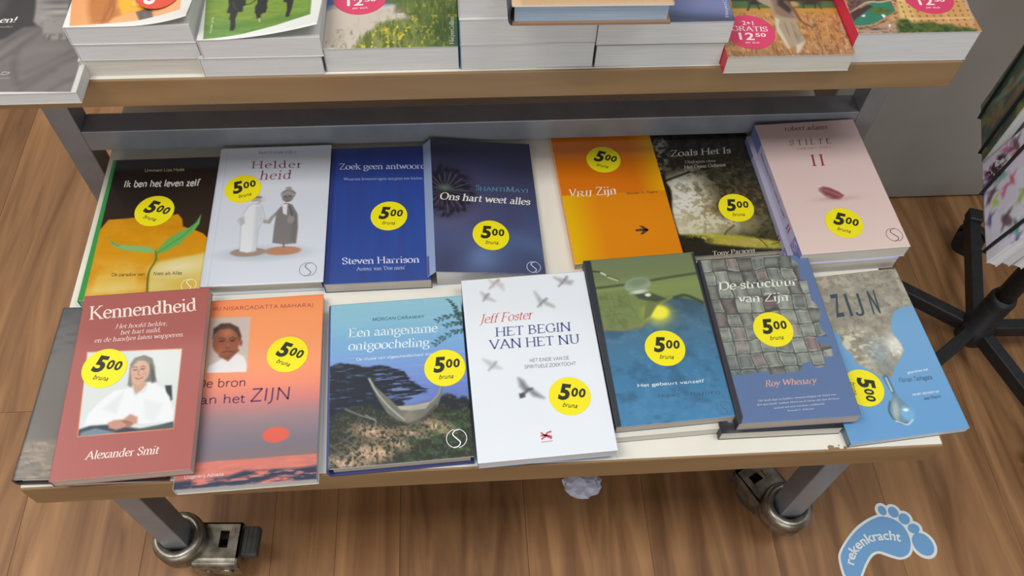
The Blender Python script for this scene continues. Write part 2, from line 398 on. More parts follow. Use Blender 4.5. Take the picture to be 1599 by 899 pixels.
def grid_cover(name, art, t, parent, mat, z1, zf=None, edge=None):
    """a card sheet w x h, its top face carrying the picture as a colour attribute, with real thickness t"""
    nx, ny, w, h = art.nx, art.ny, art.w, art.h
    X = (art.U-.5)*w; Y = (.5-art.V)*h
    Z = np.full(X.shape, z1) + (zf(X, Y) if zf else 0)
    top = np.stack([X, Y, Z], -1).reshape(-1, 3)
    W1 = nx+1
    j, i = np.meshgrid(np.arange(ny), np.arange(nx), indexing='ij')
    a = (j*W1+i).ravel(); quads = np.stack([a, a+W1, a+W1+1, a+1], -1)
    # rim
    ring = [i for i in range(W1)]+[k*W1+nx for k in range(1, ny+1)]+[ny*W1+i for i in range(nx-1, -1, -1)]+[k*W1 for k in range(ny-1, 0, -1)]
    n0 = len(top); low = top[ring].copy(); low[:, 2] -= t
    V = np.concatenate([top, low]); n = len(ring)
    rq = np.array([[ring[k], ring[(k+1) % n], n0+(k+1) % n, n0+k] for k in range(n)])
    cols = lin(art.C.reshape(-1, 3)); ce = lin(np.array(edge if edge else (225, 222, 214)))
    cl = np.concatenate([cols, np.tile(ce, (n, 1))])
    F = np.concatenate([quads, rq])
    me = bpy.data.meshes.new(name)
    me.vertices.add(len(V)); me.vertices.foreach_set('co', V.ravel())
    me.loops.add(len(F)*4); me.loops.foreach_set('vertex_index', F.ravel().astype(np.int32))
    me.polygons.add(len(F)); me.polygons.foreach_set('loop_start', np.arange(0, len(F)*4, 4, dtype=np.int32))
    me.update(calc_edges=True)
    at = me.color_attributes.new('print', 'FLOAT_COLOR', 'POINT')
    at.data.foreach_set('color', np.concatenate([cl, np.ones((len(cl), 1))], 1).ravel())
    return link(name, me, parent, [mat])

STICK = None
def sticker_meshes():
    """yellow round price sticker, 45 mm, and its print"""
    global STICK
    n = 48; r = .0225
    V = [(r*math.cos(2*math.pi*i/n), r*math.sin(2*math.pi*i/n), z) for z in (0, .0002) for i in range(n)]
    F = [tuple(range(n, 2*n))]+[(i, (i+1) % n, n+(i+1) % n, n+i) for i in range(n)]
    me = bpy.data.meshes.new('price_sticker'); me.from_pydata(V, [], F); me.update(); me.materials.append(flat((240, 226, 12), .5))
    p = Print(.045, .045); K = (38, 40, 24)
    p.t('5', [(.22, .60), (.48, .60), (.27, .22)], K, 'sans', bold=.045)
    p.t('0', [(.52, .50), (.68, .50), (.54, .285)], K, 'sans', bold=.035)
    p.t('0', [(.70, .50), (.86, .50), (.72, .285)], K, 'sans', bold=.035)
    p.t('bruna', [(.34, .80), (.68, .80), (.35, .685)], K, 'plain', bold=.9, slant=.25)
    o = p.obj('price_print', None, 0); pm = o.data; bpy.data.objects.remove(o)
    STICK = (me, pm)
def sticker(parent, x, y, z, rot, s=1.0):
    if STICK is None: sticker_meshes()
    o = link('price_sticker', STICK[0], parent); o.location = (x, y, z); o.rotation_euler = (0, 0, math.radians(rot)); o.scale = (s, s, 1)
    q = link('price_print', STICK[1], o); q.location = (0, 0, .00035)
    return o

def frame_of(pose):
    x, y, a, w, h, z, tx, ty = pose
    c, s = math.cos(a), math.sin(a)
    ex = Vector((c, s, ty)).normalized(); ey = Vector((-s, c, tx)); ez = ex.cross(ey).normalized(); ey = ez.cross(ex).normalized()
    m = Matrix((ex, ey, ez)).transposed().to_4x4(); return m, Vector((x, y, z))
def book(name, label, pose, thick, art, pr=None, hard=False, spine=(200, 200, 200), back=None, pages=None, mat=None,
         group=None, sticker_at=None, spine_side='left', zf=None, base=SH, spine_print=None, edge=None, paint=None):
    """a book lying on its back; pose is the centre of its top face"""
    m, c = frame_of(pose); w, h = pose[3], pose[4]
    c = c+Vector((0, 0, base)); org = c-m.to_3x3() @ Vector((0, 0, thick)); m.translation = org
    if group is None: group = 'books on the higher table' if c.z-thick > UP-.002 else ('front row of books on the low table' if c.y < .55 else 'back row of books on the low table')
    root = empty(name, label, 'book', group, m)
    ct = .0024 if hard else .0005; ins = .0035 if hard else .0006
    pages = pages or PAGES; back = back or spine; mat = mat or SATIN
    sg = -1 if spine_side == 'left' else 1
    x0, x1 = (-w/2+ct*1.2, w/2-ins) if sg < 0 else (-w/2+ins, w/2-ct*1.2)
    b = BM(); b.box(x0, x1, -h/2+ins, h/2-ins, ct, thick-ct)
    b.obj('page_block', root, [pages])
    fc = grid_cover('front_cover', art, ct, root, mat, thick, zf, edge)
    b = BM(); b.box(-w/2, w/2, -h/2, h/2, 0, ct); b.obj('back_cover', root, [flat(back, .5)])
    if hard:   # rounded spine
        n = 8; V, F = [], []
        for k in range(n+1):
            a = math.pi*(k/n-.5); px = sg*(w/2-.0004+math.cos(a)*.004); pz = thick/2+math.sin(a)*(thick/2-.0002)
            V += [(px, -h/2, pz), (px, h/2, pz)]
            qx = sg*(w/2-.0012+math.cos(a)*.0022); qz = thick/2+math.sin(a)*(thick/2-.0022)
            V += [(qx, -h/2, qz), (qx, h/2, qz)]
        for k in range(n):
            a = 4*k
            F += [(a, a+4, a+5, a+1), (a+2, a+3, a+7, a+6), (a, a+2, a+6, a+4), (a+1, a+5, a+7, a+3)]
        F += [(0, 1, 3, 2), (4*n, 4*n+2, 4*n+3, 4*n+1)]
        so = mesh_obj('spine', V, F, root, [flat(spine, .45)])
    else:
        b = BM(); b.box(sg*w/2-.0003, sg*w/2+.0003, -h/2, h/2, 0.0001, thick-.0001)
        so = b.obj('spine', root, [flat(spine, .45)])
    if spine_print:
        spine_print(so, w, h, thick, sg)
    if pr is not None and pr.V: pr.parts(fc, thick+.00018, zf)
    if sticker_at:
        u, v, rot = sticker_at[:3]; s = sticker_at[3] if len(sticker_at) > 3 else 1.0
        sticker(root, (u-.5)*w, (.5-v)*h, thick+.0002, rot, s)
    return root

# ---------------------------------------------------------------- materials of the setting
WOODF = noisy('floor_plank_wood', (112, 75, 45), (172, 127, 84), (26, 2.2, 1), 0.42, bump=0.04, detail=7, rand=60, contrast=(.28, .74), distortion=1.6, spec=.35)
nt_ = WOODF.node_tree
_oi = nt_.nodes.new('ShaderNodeObjectInfo'); _mr = nt_.nodes.new('ShaderNodeMapRange'); _hs = nt_.nodes.new('ShaderNodeHueSaturation')
_mr.inputs['To Min'].default_value = .86; _mr.inputs['To Max'].default_value = 1.12
nt_.links.new(_oi.outputs['Random'], _mr.inputs[0]); nt_.links.new(_mr.outputs[0], _hs.inputs['Value'])
_bs = nt_.nodes['Principled BSDF']; _src = _bs.inputs['Base Color'].links[0].from_socket
nt_.links.new(_src, _hs.inputs['Color']); nt_.links.new(_hs.outputs[0], _bs.inputs['Base Color'])
GAP = flat((104, 74, 50), .8)
EDGE = noisy('beech_edge_band', (136, 106, 70), (152, 121, 84), (5, 60, 40), 0.42, detail=3, contrast=(.3, .7))
LAM = noisy('white_laminate', (226, 222, 208), (236, 232, 220), (6, 6, 6), 0.4)
STEEL = noisy('grey_lacquered_steel', (136, 139, 144), (146, 149, 154), (30, 30, 30), 0.33, metal=0.35, bump=.01)
CAST = noisy('worn_zinc', (112, 106, 94), (168, 162, 148), (60, 60, 60), 0.34, metal=0.85, bump=.05)
BLACK = noisy('black_powder_coat', (22, 23, 25), (32, 33, 36), (90, 90, 90), 0.5, bump=.1)
RUBBER = noisy('dark_rubber', (52, 50, 46), (66, 63, 58), (80, 80, 80), 0.7)
GREY = noisy('grey_cabinet_panel', (142, 136, 128), (154, 148, 140), (3, 3, 3), 0.55)
BAND = flat((14, 14, 17), .75)

# ---------------------------------------------------------------- floor of planks
b = BM(); b.box(-2.4, 3.2, -1.2, 4.2, -.06, -.006)
floor = b.obj('floor', None, [GAP]); tag(floor, kind='structure')
edges = [-2.36, -2.18, -2.0, -1.82, -1.64, -1.46, -1.28, -1.10, -.92, -.83, -.65, -.47, -.29, -.2, -.109, .073, .250, .43, .61, .79, .97, 1.06, 1.24, 1.42, 1.6, 1.78, 1.96, 2.14, 2.32, 2.5, 2.68, 2.86, 3.04, 3.16]
pool = {}
def plank(x0, x1, y0, y1):
    w, l = round(x1-x0, 3), round(y1-y0, 3)
    if (w, l) not in pool:
        q = BM(); q.box(-w/2+.0002, w/2-.0002, -l/2+.0002, l/2-.0002, -.006, 0, .0002, 1)
        o = q.obj('plank', floor, [WOODF]); pool[(w, l)] = o.data
    else: o = link('plank', pool[(w, l)], floor)
    o.location = ((x0+x1)/2, (y0+y1)/2, 0)
random.seed(11)
for k, (x0, x1) in enumerate(zip(edges, edges[1:])):
    y = -1.15 if abs(x0+.2) > .01 else .296-1.3
    if abs(x0+.2) > .01: y -= random.choice([0, .3, .6, .8])*.0
    first = True
    while y < 4.1:
        l = 1.3 if not first or abs(x0+.2) < .01 else random.choice([.45, .7, .95, 1.15])
        first = False
        y1 = min(y+l, 4.15); plank(x0, x1, y, y1); y = y1
wl = BM(); wl.box(-2.5, -2.4, -1.2, 4.2, 0, 3.0); tag(wl.obj('wall_left', None, [flat((196, 192, 184), .8)]), kind='structure')
wb = BM(); wb.box(-2.5, 3.3, 4.2, 4.3, 0, 3.0); tag(wb.obj('wall_back', None, [flat((190, 188, 182), .8)]), kind='structure')

# ---------------------------------------------------------------- castors
def castor(parent, x, y, ztop, ang):
    """zinc twin-wheel castor: cup around the leg, hood reaching out sideways, pedal"""
    z = ztop
    c = BM()
    c.lathe((0, 0, z), [(.0185, .004), (.0215, .010), (.026, .013), (.0315, .011), (.0345, .004), (.0335, -.004), (.0325, -.006), (.0345, -.010), (.034, -.024), (.026, -.034), (.0, -.036)], 36)
    c.lathe((0, 0, z), [(.0185, .004), (.0175, -.012), (0, -.012)], 24)
    co = c.obj('castor', parent, [CAST]); co.location = (x, y, 0); co.rotation_euler = (0, 0, math.radians(ang))
    h = BM()
    # hood: shell with rounded lower flank and a square opening in its top
    x0, x1, yh = .018, .078, .024; hx0, hx1, hy0, hy1 = .050, .062, -.010, .013
    zt, zb_ = z-.010, z-.052
    for a in ((x0, hx0, -yh, yh), (hx1, x1, -yh, yh), (hx0, hx1, -yh, hy0), (hx0, hx1, hy1, yh)):
        h.box(a[0], a[1], a[2], a[3], zt-.003, zt)
    n = 8; prof = []
    for k in range(n+1):
        t = k/n*math.pi/2; prof.append((-yh-.010*math.sin(t), zt-.012+.012*math.cos(t)))
    prof.append((-yh-.010, zb_))
    for (ya, za), (yb, zb2) in zip(prof, prof[1:]):
        vs = [h.b.verts.new(p) for p in ((x0, ya, za), (x1, ya, za), (x1, yb, zb2), (x0, yb, zb2))]
        f = h.b.faces.new(vs); f.smooth = True
    h.box(x0, x1, yh-.002, yh, zb_, zt); h.box(x1-.003, x1, -yh-.008, yh, zt-.018, zt)
    h.cyl((.060, -yh-.0095, z-.036), (.060, -yh-.0125, z-.036), .009, n=20)
    h.cyl((.034, -yh-.0095, z-.040), (.034, -yh-.0115, z-.040), .005, n=12)
    h.obj('castor_hood', co, [CAST])
    wv = BM(); wr = z-.0425 if False else .026
    for s in (-1, 1): wv.cyl((.048, s*.006+(-.006 if s < 0 else .0), .026), (.048, s*.006+(.0 if s < 0 else .006)+.004, .026), .026, n=32)
    wv.obj('wheel', co, [RUBBER])
    p = BM(); p.box(x1+.001, x1+.023, -.019, .021, z-.030, z-.014, .003, 2)
    for k in range(3): p.box(x1+.006+k*.006, x1+.008+k*.006, -.017, .019, z-.0141, z-.0128)
    p.obj('brake_pedal', co, [RUBBER])
    return co

# ---------------------------------------------------------------- lower display table
T1 = empty('display_table', 'low display table with white top, wooden edge and steel legs carrying two rows of books', 'table', loc=(0, 0, 0))
LX0, LX1, LY0, LY1 = -.462, .507, .3285, 1.0
b = BM(); b.box(LX0, LX1, LY0, LY1, SH-.042, SH-.0008, .0015, 2); b.obj('shelf_board', T1, [EDGE])
b = BM(); b.box(LX0+.0012, LX1-.0012, LY0+.0022, LY1-.001, SH-.0012, SH, .0003, 1); b.obj('laminate_top', T1, [LAM])
ch = BM()
for (cx, cy, rx, ry) in ((.3835, .3325, .0042, .0035), (.3895, .3312, .0035, .0016), (.3985, .3315, .0022, .0018), (.3925, .3345, .0012, .001)):
    n = 9; P = [ch.b.verts.new((cx+rx*math.cos(2*math.pi*i/n)*random.uniform(.7, 1.1), cy+ry*math.sin(2*math.pi*i/n)*random.uniform(.7, 1.1), SH+.0001)) for i in range(n)]
    ch.b.faces.new(P)
ch.obj('chipped_patch', T1, [flat((150, 116, 78), .8)])
def leg(parent, x0, x1, y0, y1, z0, z1, nm='leg'):
    q = BM(); q.box(x0, x1, y0, y1, z0, z1, .0015, 2); return q.obj(nm, parent, [STEEL])
for x0 in (-.4095, .4165):
    leg(T1, x0, x0+.030, .350, .380, .076, SH-.042)
    leg(T1, x0, x0+.030, .930, .960, .076, SH-.042)
castor(T1, -.3945, .365, .078, -3); castor(T1, .4315, .365, .078, 118)
castor(T1, -.3945, .945, .078, 170); castor(T1, .4315, .945, .078, 100)
b = BM(); b.box(-.3795, .4165, .932, .958, SH-.072, SH-.042, .001, 1); b.box(-.408, -.382, .38, .93, SH-.072, SH-.042, .001, 1); b.box(.418, .445, .38, .93, SH-.072, SH-.042, .001, 1)
b.obj('under_rail', T1, [STEEL])

# ---------------------------------------------------------------- upper display table
T2 = empty('display_table', 'higher display table with wooden edge and grey steel frame standing over the low one', 'table', loc=(0, 0, 0))
UX0, UX1, UY0, UY1 = -.62, .552, .6825, 1.28
b = BM(); b.box(UX0, UX1, UY0, UY1, UP-.038, UP-.0008, .0015, 2); b.obj('table_board', T2, [EDGE])
b = BM(); b.box(UX0+.0012, UX1-.0012, UY0+.0022, UY1-.001, UP-.0012, UP, .0003, 1); b.obj('laminate_top', T2, [LAM])
FY = .778
for y in (FY, 1.20):
    leg(T2, -.5100, -.4785, y, y+.033, .076, UP-.038)
    leg(T2, .5275, .5535, y, y+.033, .076, UP-.038)
b = BM(); b.box(-.4785, .5275, FY, FY+.033, SH+.0150, SH+.0490, .0012, 2); b.obj('cross_rail', T2, [STEEL])
for x in (-.494, .540):
    b = BM(); b.box(x-.014, x+.014, FY+.033, 1.20, UP-.07, UP-.038, .001, 1); b.obj('side_rail', T2, [STEEL])
    for y in (FY+.0165, 1.2165): castor(T2, x, y, .078, 95)

# ---------------------------------------------------------------- grey cabinet behind on the right
T3 = empty('display_cabinet', 'plain grey cabinet standing on the floor behind the tables', 'cabinet', loc=(1.2, 1.2, 0))
b = BM(); b.box(-.600, 1.3, -.235, .35, .004, 1.7, .002, 1); b.obj('side_panel', T3, [GREY])
b = BM(); b.box(-.598, 1.3, -.228, .3, 0, .004); b.obj('kick_strip', T3, [flat((96, 98, 100), .5)])

# ---------------------------------------------------------------- footprint sticker on the floor
fp = Print(1, 1)
def FQ(x, y): return (x+.5, .5-y)
out = [(0.5172, 0.3107), (0.5219, 0.3218), (0.5335, 0.3351), (0.5465, 0.3473), (0.5589, 0.3568), (0.5761, 0.3659), (0.5948, 0.3717), (0.6077, 0.3703), (0.6194, 0.3649), (0.6286, 0.3560), (0.6327, 0.3428), (0.6328, 0.3299), (0.6283, 0.3162), (0.6201, 0.3080), (0.6072, 0.3048), (0.5964, 0.3076), (0.5859, 0.3120), (0.5774, 0.3150), (0.5680, 0.3114), (0.5580, 0.3017), (0.5483, 0.2888), (0.5433, 0.2812), (0.5353, 0.2762), (0.5219, 0.2780), (0.5167, 0.2882)]
ins = [(0.5205, 0.3100), (0.5251, 0.3205), (0.5357, 0.3327), (0.5480, 0.3441), (0.5602, 0.3529), (0.5760, 0.3616), (0.5936, 0.3679), (0.6066, 0.3667), (0.6171, 0.3616), (0.6253, 0.3533), (0.6293, 0.3418), (0.6294, 0.3296), (0.6249, 0.3176), (0.6183, 0.3110), (0.6079, 0.3081), (0.5983, 0.3109), (0.5881, 0.3154), (0.5780, 0.3184), (0.5667, 0.3149), (0.5553, 0.3037), (0.5456, 0.2907), (0.5407, 0.2836), (0.5348, 0.2801), (0.5248, 0.2816), (0.5203, 0.2903)]
def closed(P): return [tuple(p) for p in spline([*P, P[0]], 4)][:-1]
WHT = (226, 230, 226); BLU = (112, 160, 204)
V0 = []
T4 = empty('floor_sticker', 'blue footprint sticker with white border and lettering on the wooden floor', 'sticker', loc=(0, 0, 0))
def sheet(name, polys, z0, z1, c):
    q = BM()
    for P in polys:
        A = [q.b.verts.new((x, y, z0)) for x, y in P]; B_ = [q.b.verts.new((x, y, z1)) for x, y in P]; n = len(P)
        q.b.faces.new(B_)
        for i in range(n): q.b.faces.new((A[i], A[(i+1) % n], B_[(i+1) % n], B_[i]))
    return q.obj(name, T4, [flat(c, .35)])
def rnd(cx, cy, rx, ry, rot, n=28):
    cs, sn = math.cos(rot), math.sin(rot)
    return [(cx+cs*rx*math.cos(2*math.pi*i/n)-sn*ry*math.sin(2*math.pi*i/n), cy+sn*rx*math.cos(2*math.pi*i/n)+cs*ry*math.sin(2*math.pi*i/n)) for i in range(n)]
toes = [(t, r1, r2, a) for t, (r1, r2, a) in zip([(0.6020, 0.3769), (0.6178, 0.3736), (0.6308, 0.3628), (0.6403, 0.3480), (0.6466, 0.3247)], ((.0072, .0085, .2), (.0085, .0095, .4), (.0095, .0095, 0), (.0098, .0085, 0), (.0155, .0185, .45)))]
sheet('border', [closed(out)], .0002, .0006, WHT)
for k, (t, a, b_, r) in enumerate(toes): sheet('toe_border', [rnd(t[0], t[1], a+.0032, b_+.0032, r)], .0002, .00062+.00002*k, WHT)
sheet('footprint', [closed(ins)], .0006, .0009, BLU)
for k, (t, a, b_, r) in enumerate(toes): sheet('toe', [rnd(t[0], t[1], a-.0012, b_-.0012, r)], .0006, .00095, BLU)
arc = [np.array(p) for p in [(0.5363, 0.2995), (0.5421, 0.3116), (0.5524, 0.3225), (0.5638, 0.3289), (0.5757, 0.3329), (0.5892, 0.3340), (0.6021, 0.3334), (0.6155, 0.3303)]]
arc = [np.array(p) for p in spline(arc, 8)]
seg = np.cumsum([0]+[np.hypot(*(b_-a)) for a, b_ in zip(arc, arc[1:])])
V, F = sans('rekenkracht', .02); W_ = max(v[0] for v in V); sc_ = seg[-1]/W_
def onarc(x, y):
    s_ = min(max(x*sc_, 0), seg[-1]-1e-6); i = int(np.searchsorted(seg, s_, 'right')-1); t = (s_-seg[i])/(seg[i+1]-seg[i])
    d = arc[i+1]-arc[i]; d = d/np.hypot(*d); n = np.array([-d[1], d[0]])
    d2 = arc[min(i+2, len(arc)-1)]-arc[min(i+1, len(arc)-2)]; d2 = d2/np.hypot(*d2); n2 = np.array([-d2[1], d2[0]]); n = n*(1-t)+n2*t
    p = arc[i]*(1-t)+arc[i+1]*t+n*y*sc_*1.0; return (p[0], p[1], .0011)
mesh_obj('lettering', [onarc(*v) for v in V], F, T4, [flat(WHT, .4)])

# ---------------------------------------------------------------- crumpled paper on the floor
q = BM(); r = bmesh.ops.create_icosphere(q.b, subdivisions=3, radius=1.0)
random.seed(5); cn = [Vector((random.uniform(-1, 1), random.uniform(-1, 1), random.uniform(-1, 1))).normalized() for _ in range(26)]
for v in q.b.verts:
    d = v.co.normalized(); k = max(d.dot(c) for c in cn); k2 = sorted(d.dot(c) for c in cn)[-2]
    rr = .72+.34*(k-k2)*2.2+random.uniform(-.03, .03)
    v.co = Vector((d.x*.036, d.y*.028, d.z*.022))*rr
q.b.normal_update()
pp = q.obj('crumpled_paper', None, [flat((206, 206, 222), .8)]); pp.location = (.160, .435, .0165)
tag(pp, 'crumpled white paper tissue lying on the floor below the low table', 'paper')

# ---------------------------------------------------------------- revolving stand with notebooks
T5 = empty('revolving_stand', 'black revolving stand with a five-armed castor base beside the tables', 'stand', loc=(.814, .645, 0))
for k, a in enumerate((71, 142, 214, 358, 287)):
    q = BM(); M_ = Matrix.Rotation(math.radians(a), 4, 'Z')
    L = .235
    q.box(.01, L, -.0095, .0095, .050, .076, .002, 2, mat=M_)
    ao = q.obj('arm', T5, [BLACK])
    q = BM(); q.box(L-.020, L+.006, -.012, .012, .060, .082, .003, 2, mat=M_)
    q.obj('end_cap', ao, [BLACK])
    q = BM(); c_ = M_ @ Vector((L-.012, 0, 0)); M2 = Matrix.Rotation(math.radians(a+70), 4, 'Z')
    dx = M2 @ Vector((0, 1, 0))
    off = M2 @ Vector((-.014, 0, 0))
    for s in (-1, 1): q.cyl(c_+off+dx*(s*.011-.007)+Vector((0, 0, .025)), c_+off+dx*(s*.011+.007)+Vector((0, 0, .025)), .0245, n=28)
    q.cyl(c_+Vector((0, 0, .04)), c_+Vector((0, 0, .062)), .006, n=12)
    q.obj('wheel', ao, [BLACK])
q = BM(); q.lathe((0, 0, 0), [(0, .04), (.024, .04), (.025, .078), (.020, .084), (.020, .150), (.018, .156), (.0, .156)], 28); q.obj('hub', T5, [BLACK])
q = BM(); q.cyl((0, 0, .15), (0, 0, 1.15), .0145, n=28); q.obj('pole', T5, [BLACK])
for dy in (-.10, .13):
    q = BM(); q.tube([(-.005, dy*.1, .40), (-.04, dy*.9, .395), (-.07, dy, .41), (-.095, dy, .415)], .003); q.obj('rack_wire', T5, [BLACK])

# notebooks standing in the rack: covers face the tables
def nb_art(kind):
    A = Art(.21, .145, 120 if kind != 'plain' else 6)
    if kind == 'plain': A.fill((206, 204, 210)); return A
    n = A.fbm(9, 9, 5)
    if kind == 'birds':
        A.fill((206, 206, 220)); A.put((n > .56)*.25, (190, 180, 205))
        for (u, v, r, c) in ((.15, .25, .05, (120, 90, 130)), (.18, .75, .06, (92, 70, 80)), (.42, .3, .05, (196, 80, 130)), (.48, .55, .055, (130, 170, 160)), (.35, .85, .04, (190, 80, 120)), (.62, .62, .06, (90, 70, 140)), (.6, .2, .05, (170, 190, 110)), (.8, .4, .06, (190, 70, 90)), (.85, .8, .05, (100, 160, 150)), (.1, .5, .035, (170, 195, 60))):
            A.ell(u, v, r, r*.45, c, rot=.9, soft=2, a=.85); A.ell(u+.01, v-.05, r*.7, r*.25, c, rot=-.5, soft=2, a=.8); A.ell(u-.03, v+.03, r*.5, r*.2, c, rot=2.2, soft=2, a=.7)
        rb = random.Random(4); cs_ = [(120, 90, 130), (92, 70, 80), (196, 80, 130), (130, 170, 160), (90, 70, 140), (150, 176, 90), (190, 70, 90), (100, 160, 150)]
        for k in range(34):
            u, v, r, c, a_ = rb.random(), rb.random(), rb.uniform(.035, .06), cs_[k % 8], rb.uniform(0, 3)
            A.ell(u, v, r, r*.33, c, rot=a_, soft=2, a=.85); A.ell(u+.012, v-.03, r*.7, r*.2, c, rot=a_+1.2, soft=2, a=.8); A.ell(u-.02, v+.02, r*.5, r*.16, c, rot=a_+2.2, soft=2, a=.7)
        A.put(A.mell(.12, .16, .09, .07, 0, 3)*(A.fbm(40, 40, 9) > .47), (60, 40, 50))
    else:
        A.fill((60, 84, 72)); A.put(np.clip((n-.5)*6, 0, 1), (120, 128, 84)); A.line([(.1, .2), (.4, .45), (.9, .5)], .05, (112, 140, 130), 4); A.line([(.1, .7), (.5, .8), (.95, .7)], .035, (38, 74, 66), 3)
        A.ell(.78, .45, .1, .06, (176, 104, 66), .4, 3); A.ell(.62, .5, .05, .05, (40, 40, 46), .4, 3); A.put(np.clip((A.fbm(5, 14, 8)-.58)*8, 0, 1)*.7, (140, 96, 60))
    return A
def notebook(label, A_, B_, lean, H, kind, spine, diag=False):
    # A_, B_: near and far bottom corners (x, y, z); the cover leans by `lean` in x per metre of height and faces -X
    A_, B_ = Vector(A_), Vector(B_); W_ = (B_-A_).length
    ey = (B_-A_).normalized(); ex = Vector((lean, 0, 1)); ez = ex.cross(ey).normalized(); ex = ey.cross(ez).normalized()
    t = .0125
    M_ = Matrix((ex, ey, ez)).transposed().to_4x4(); M_.translation = (A_+B_)/2+ex*H/2-ez*t
    r_ = empty('notebook', label, 'notebook', 'notebooks in the revolving stand', M_)
    w2, h2 = W_/2, H/2
    q = BM(); q.box(-h2+.001, h2-.001, -w2+.001, w2-.001, .001, t-.001); q.obj('page_block', r_, [PAGESW])
    ar = nb_art(kind); ar.w, ar.h = H, W_
    grid_cover('front_cover', ar, .001, r_, SATIN, t)
    q = BM(); q.box(-h2, h2, -w2, w2, 0, .001); q.obj('back_cover', r_, [flat(spine, .5)])
    q = BM(); q.box(-h2, h2, w2-.001, w2, 0, t); q.obj('spine', r_, [flat(spine, .5)])
    def band(y0, y1):
        q = BM(); q.tube([(-h2-.002, y0, -.001), (-h2-.002, y0, t+.0018), (-h2+.016, y0+(y1-y0)*.08, t+.0022), (h2-.016, y1-(y1-y0)*.08, t+.0022), (h2+.002, y1, t+.0018), (h2+.002, y1, -.001)], .0019, 6)
        q.obj('elastic_band', r_, [BAND])
    band(-w2+.018, -w2+.018)
    if diag: band(*diag)
    return r_
zN = SH+.055
notebook('white notebook with coloured bird drawings and black elastic bands on the stand', (.6012, .5259, zN), (.6526, .6757, zN), .22, .20, 'birds', (200, 200, 214), (.03, .075))
for k in range(3):
    d_ = .0150*(k+1)
    notebook(['second notebook behind the bird-patterned one on the stand', 'third notebook from the front in the stand, only its page edge showing', 'rearmost white notebook in the bird-patterned row of the stand'][k], (.6012+d_, .5259-.003*(k % 2), zN-.002*(k % 2)), (.6526+d_, .6757-.003*(k % 2), zN-.002*(k % 2)), .22, .20, 'plain', (214, 212, 214))
notebook('green and brown marbled notebook with black elastic bands, farther back on the stand', (.6545, .6800, zN), (.6902, .7784, zN), .02, .20, 'marble', (60, 84, 72), (.030, .046))
notebook('notebook standing behind the green marbled one on the stand', (.6700, .6790, zN), (.7060, .7774, zN), .02, .20, 'plain', (70, 70, 80))
# dark foot of another stand at the far left
q = BM(); q.cyl((0, -.03, .03), (0, .03, .03), .03, n=28); q.cyl((0, -.008, .03), (0, .008, .03), .035, n=28)
o = q.obj('castor_wheel', None, [BLACK]); o.location = (-.962, 1.035, .003); tag(o, 'black castor wheel on the floor at the far left edge', 'wheel')

# ================================================================ books on the low table
def plain(w, h, c, nx=6):
    A = Art(w, h, nx); A.fill(c); return A
def mk(pose, nx=150): return Art(pose[3], pose[4], nx), Print(pose[3], pose[4])

# --- maroon paperback, front row left
po = (-0.3553, 0.4350, 0.0473, 0.1366, 0.2170, 0.0306, 0.0138, -0.0044); A, R = mk(po, 160)
A.fill((166, 92, 86)); A.put((A.fbm(60, 60, 2)-.5)*.25, (176, 100, 92))
ph = A.mpoly([(0.104, 0.337), (0.831, 0.359), (0.837, 0.784), (0.148, 0.786)])
A.poly([(0.099, 0.332), (0.836, 0.354), (0.843, 0.789), (0.142, 0.79)], (222, 140, 92))
A.put(ph, (208, 214, 212)); A.put(ph*A.mell(0.698, 0.41, .22, .2, soft=30)*.6, (222, 224, 222))
A.put(ph*A.mpoly([(0.738, 0.555), (0.788, 0.557), (0.805, 0.634), (0.777, 0.657)], 2), (52, 56, 62))
A.put(ph*A.mpoly([(0.137, 0.753), (0.225, 0.737), (0.379, 0.739), (0.627, 0.78), (0.835, 0.749), (0.855, 0.808), (0.138, 0.795)], 3), (52, 60, 70))
A.put(ph*A.mpoly([(0.165, 0.767), (0.263, 0.751), (0.423, 0.782), (0.428, 0.806), (0.155, 0.796)], 3), (110, 132, 150)); A.put(ph*A.mpoly([(0.558, 0.776), (0.693, 0.765), (0.837, 0.759), (0.841, 0.785), (0.578, 0.791)], 3), (74, 84, 86))
hair = (116, 116, 110)
A.poly([(0.45, 0.424), (0.478, 0.389), (0.548, 0.377), (0.609, 0.397), (0.64, 0.446), (0.654, 0.498), (0.67, 0.53), (0.636, 0.538), (0.581, 0.545), (0.511, 0.549), (0.476, 0.55), (0.461, 0.526), (0.461, 0.492), (0.452, 0.451)], hair, 3)
A.poly([(0.474, 0.554), (0.543, 0.531), (0.624, 0.528), (0.727, 0.569), (0.785, 0.62), (0.828, 0.71), (0.828, 0.749), (0.622, 0.751), (0.516, 0.74), (0.377, 0.732), (0.258, 0.732), (0.173, 0.734), (0.195, 0.672), (0.279, 0.603), (0.366, 0.561)], (226, 228, 230), 3)
A.put(ph*A.mpoly([(0.29, 0.654), (0.367, 0.609), (0.429, 0.575), (0.401, 0.684)], 6)*.35, (188, 194, 198)); A.put(ph*A.mpoly([(0.596, 0.622), (0.742, 0.655), (0.688, 0.738), (0.616, 0.721)], 6)*.25, (190, 196, 200))
A.poly([(0.488, 0.54), (0.52, 0.592), (0.565, 0.572), (0.601, 0.536), (0.541, 0.523)], (196, 154, 132), 2)
A.ell(0.528, 0.473, 0.0773, 0.1090, (206, 166, 142), rot=.12, soft=3)
A.poly([(0.453, 0.422), (0.479, 0.392), (0.541, 0.38), (0.616, 0.41), (0.609, 0.431), (0.564, 0.405), (0.499, 0.401), (0.468, 0.423)], (128, 128, 120), 3); A.blob(0.514, 0.423, 0.0387, (222, 184, 160), .5)
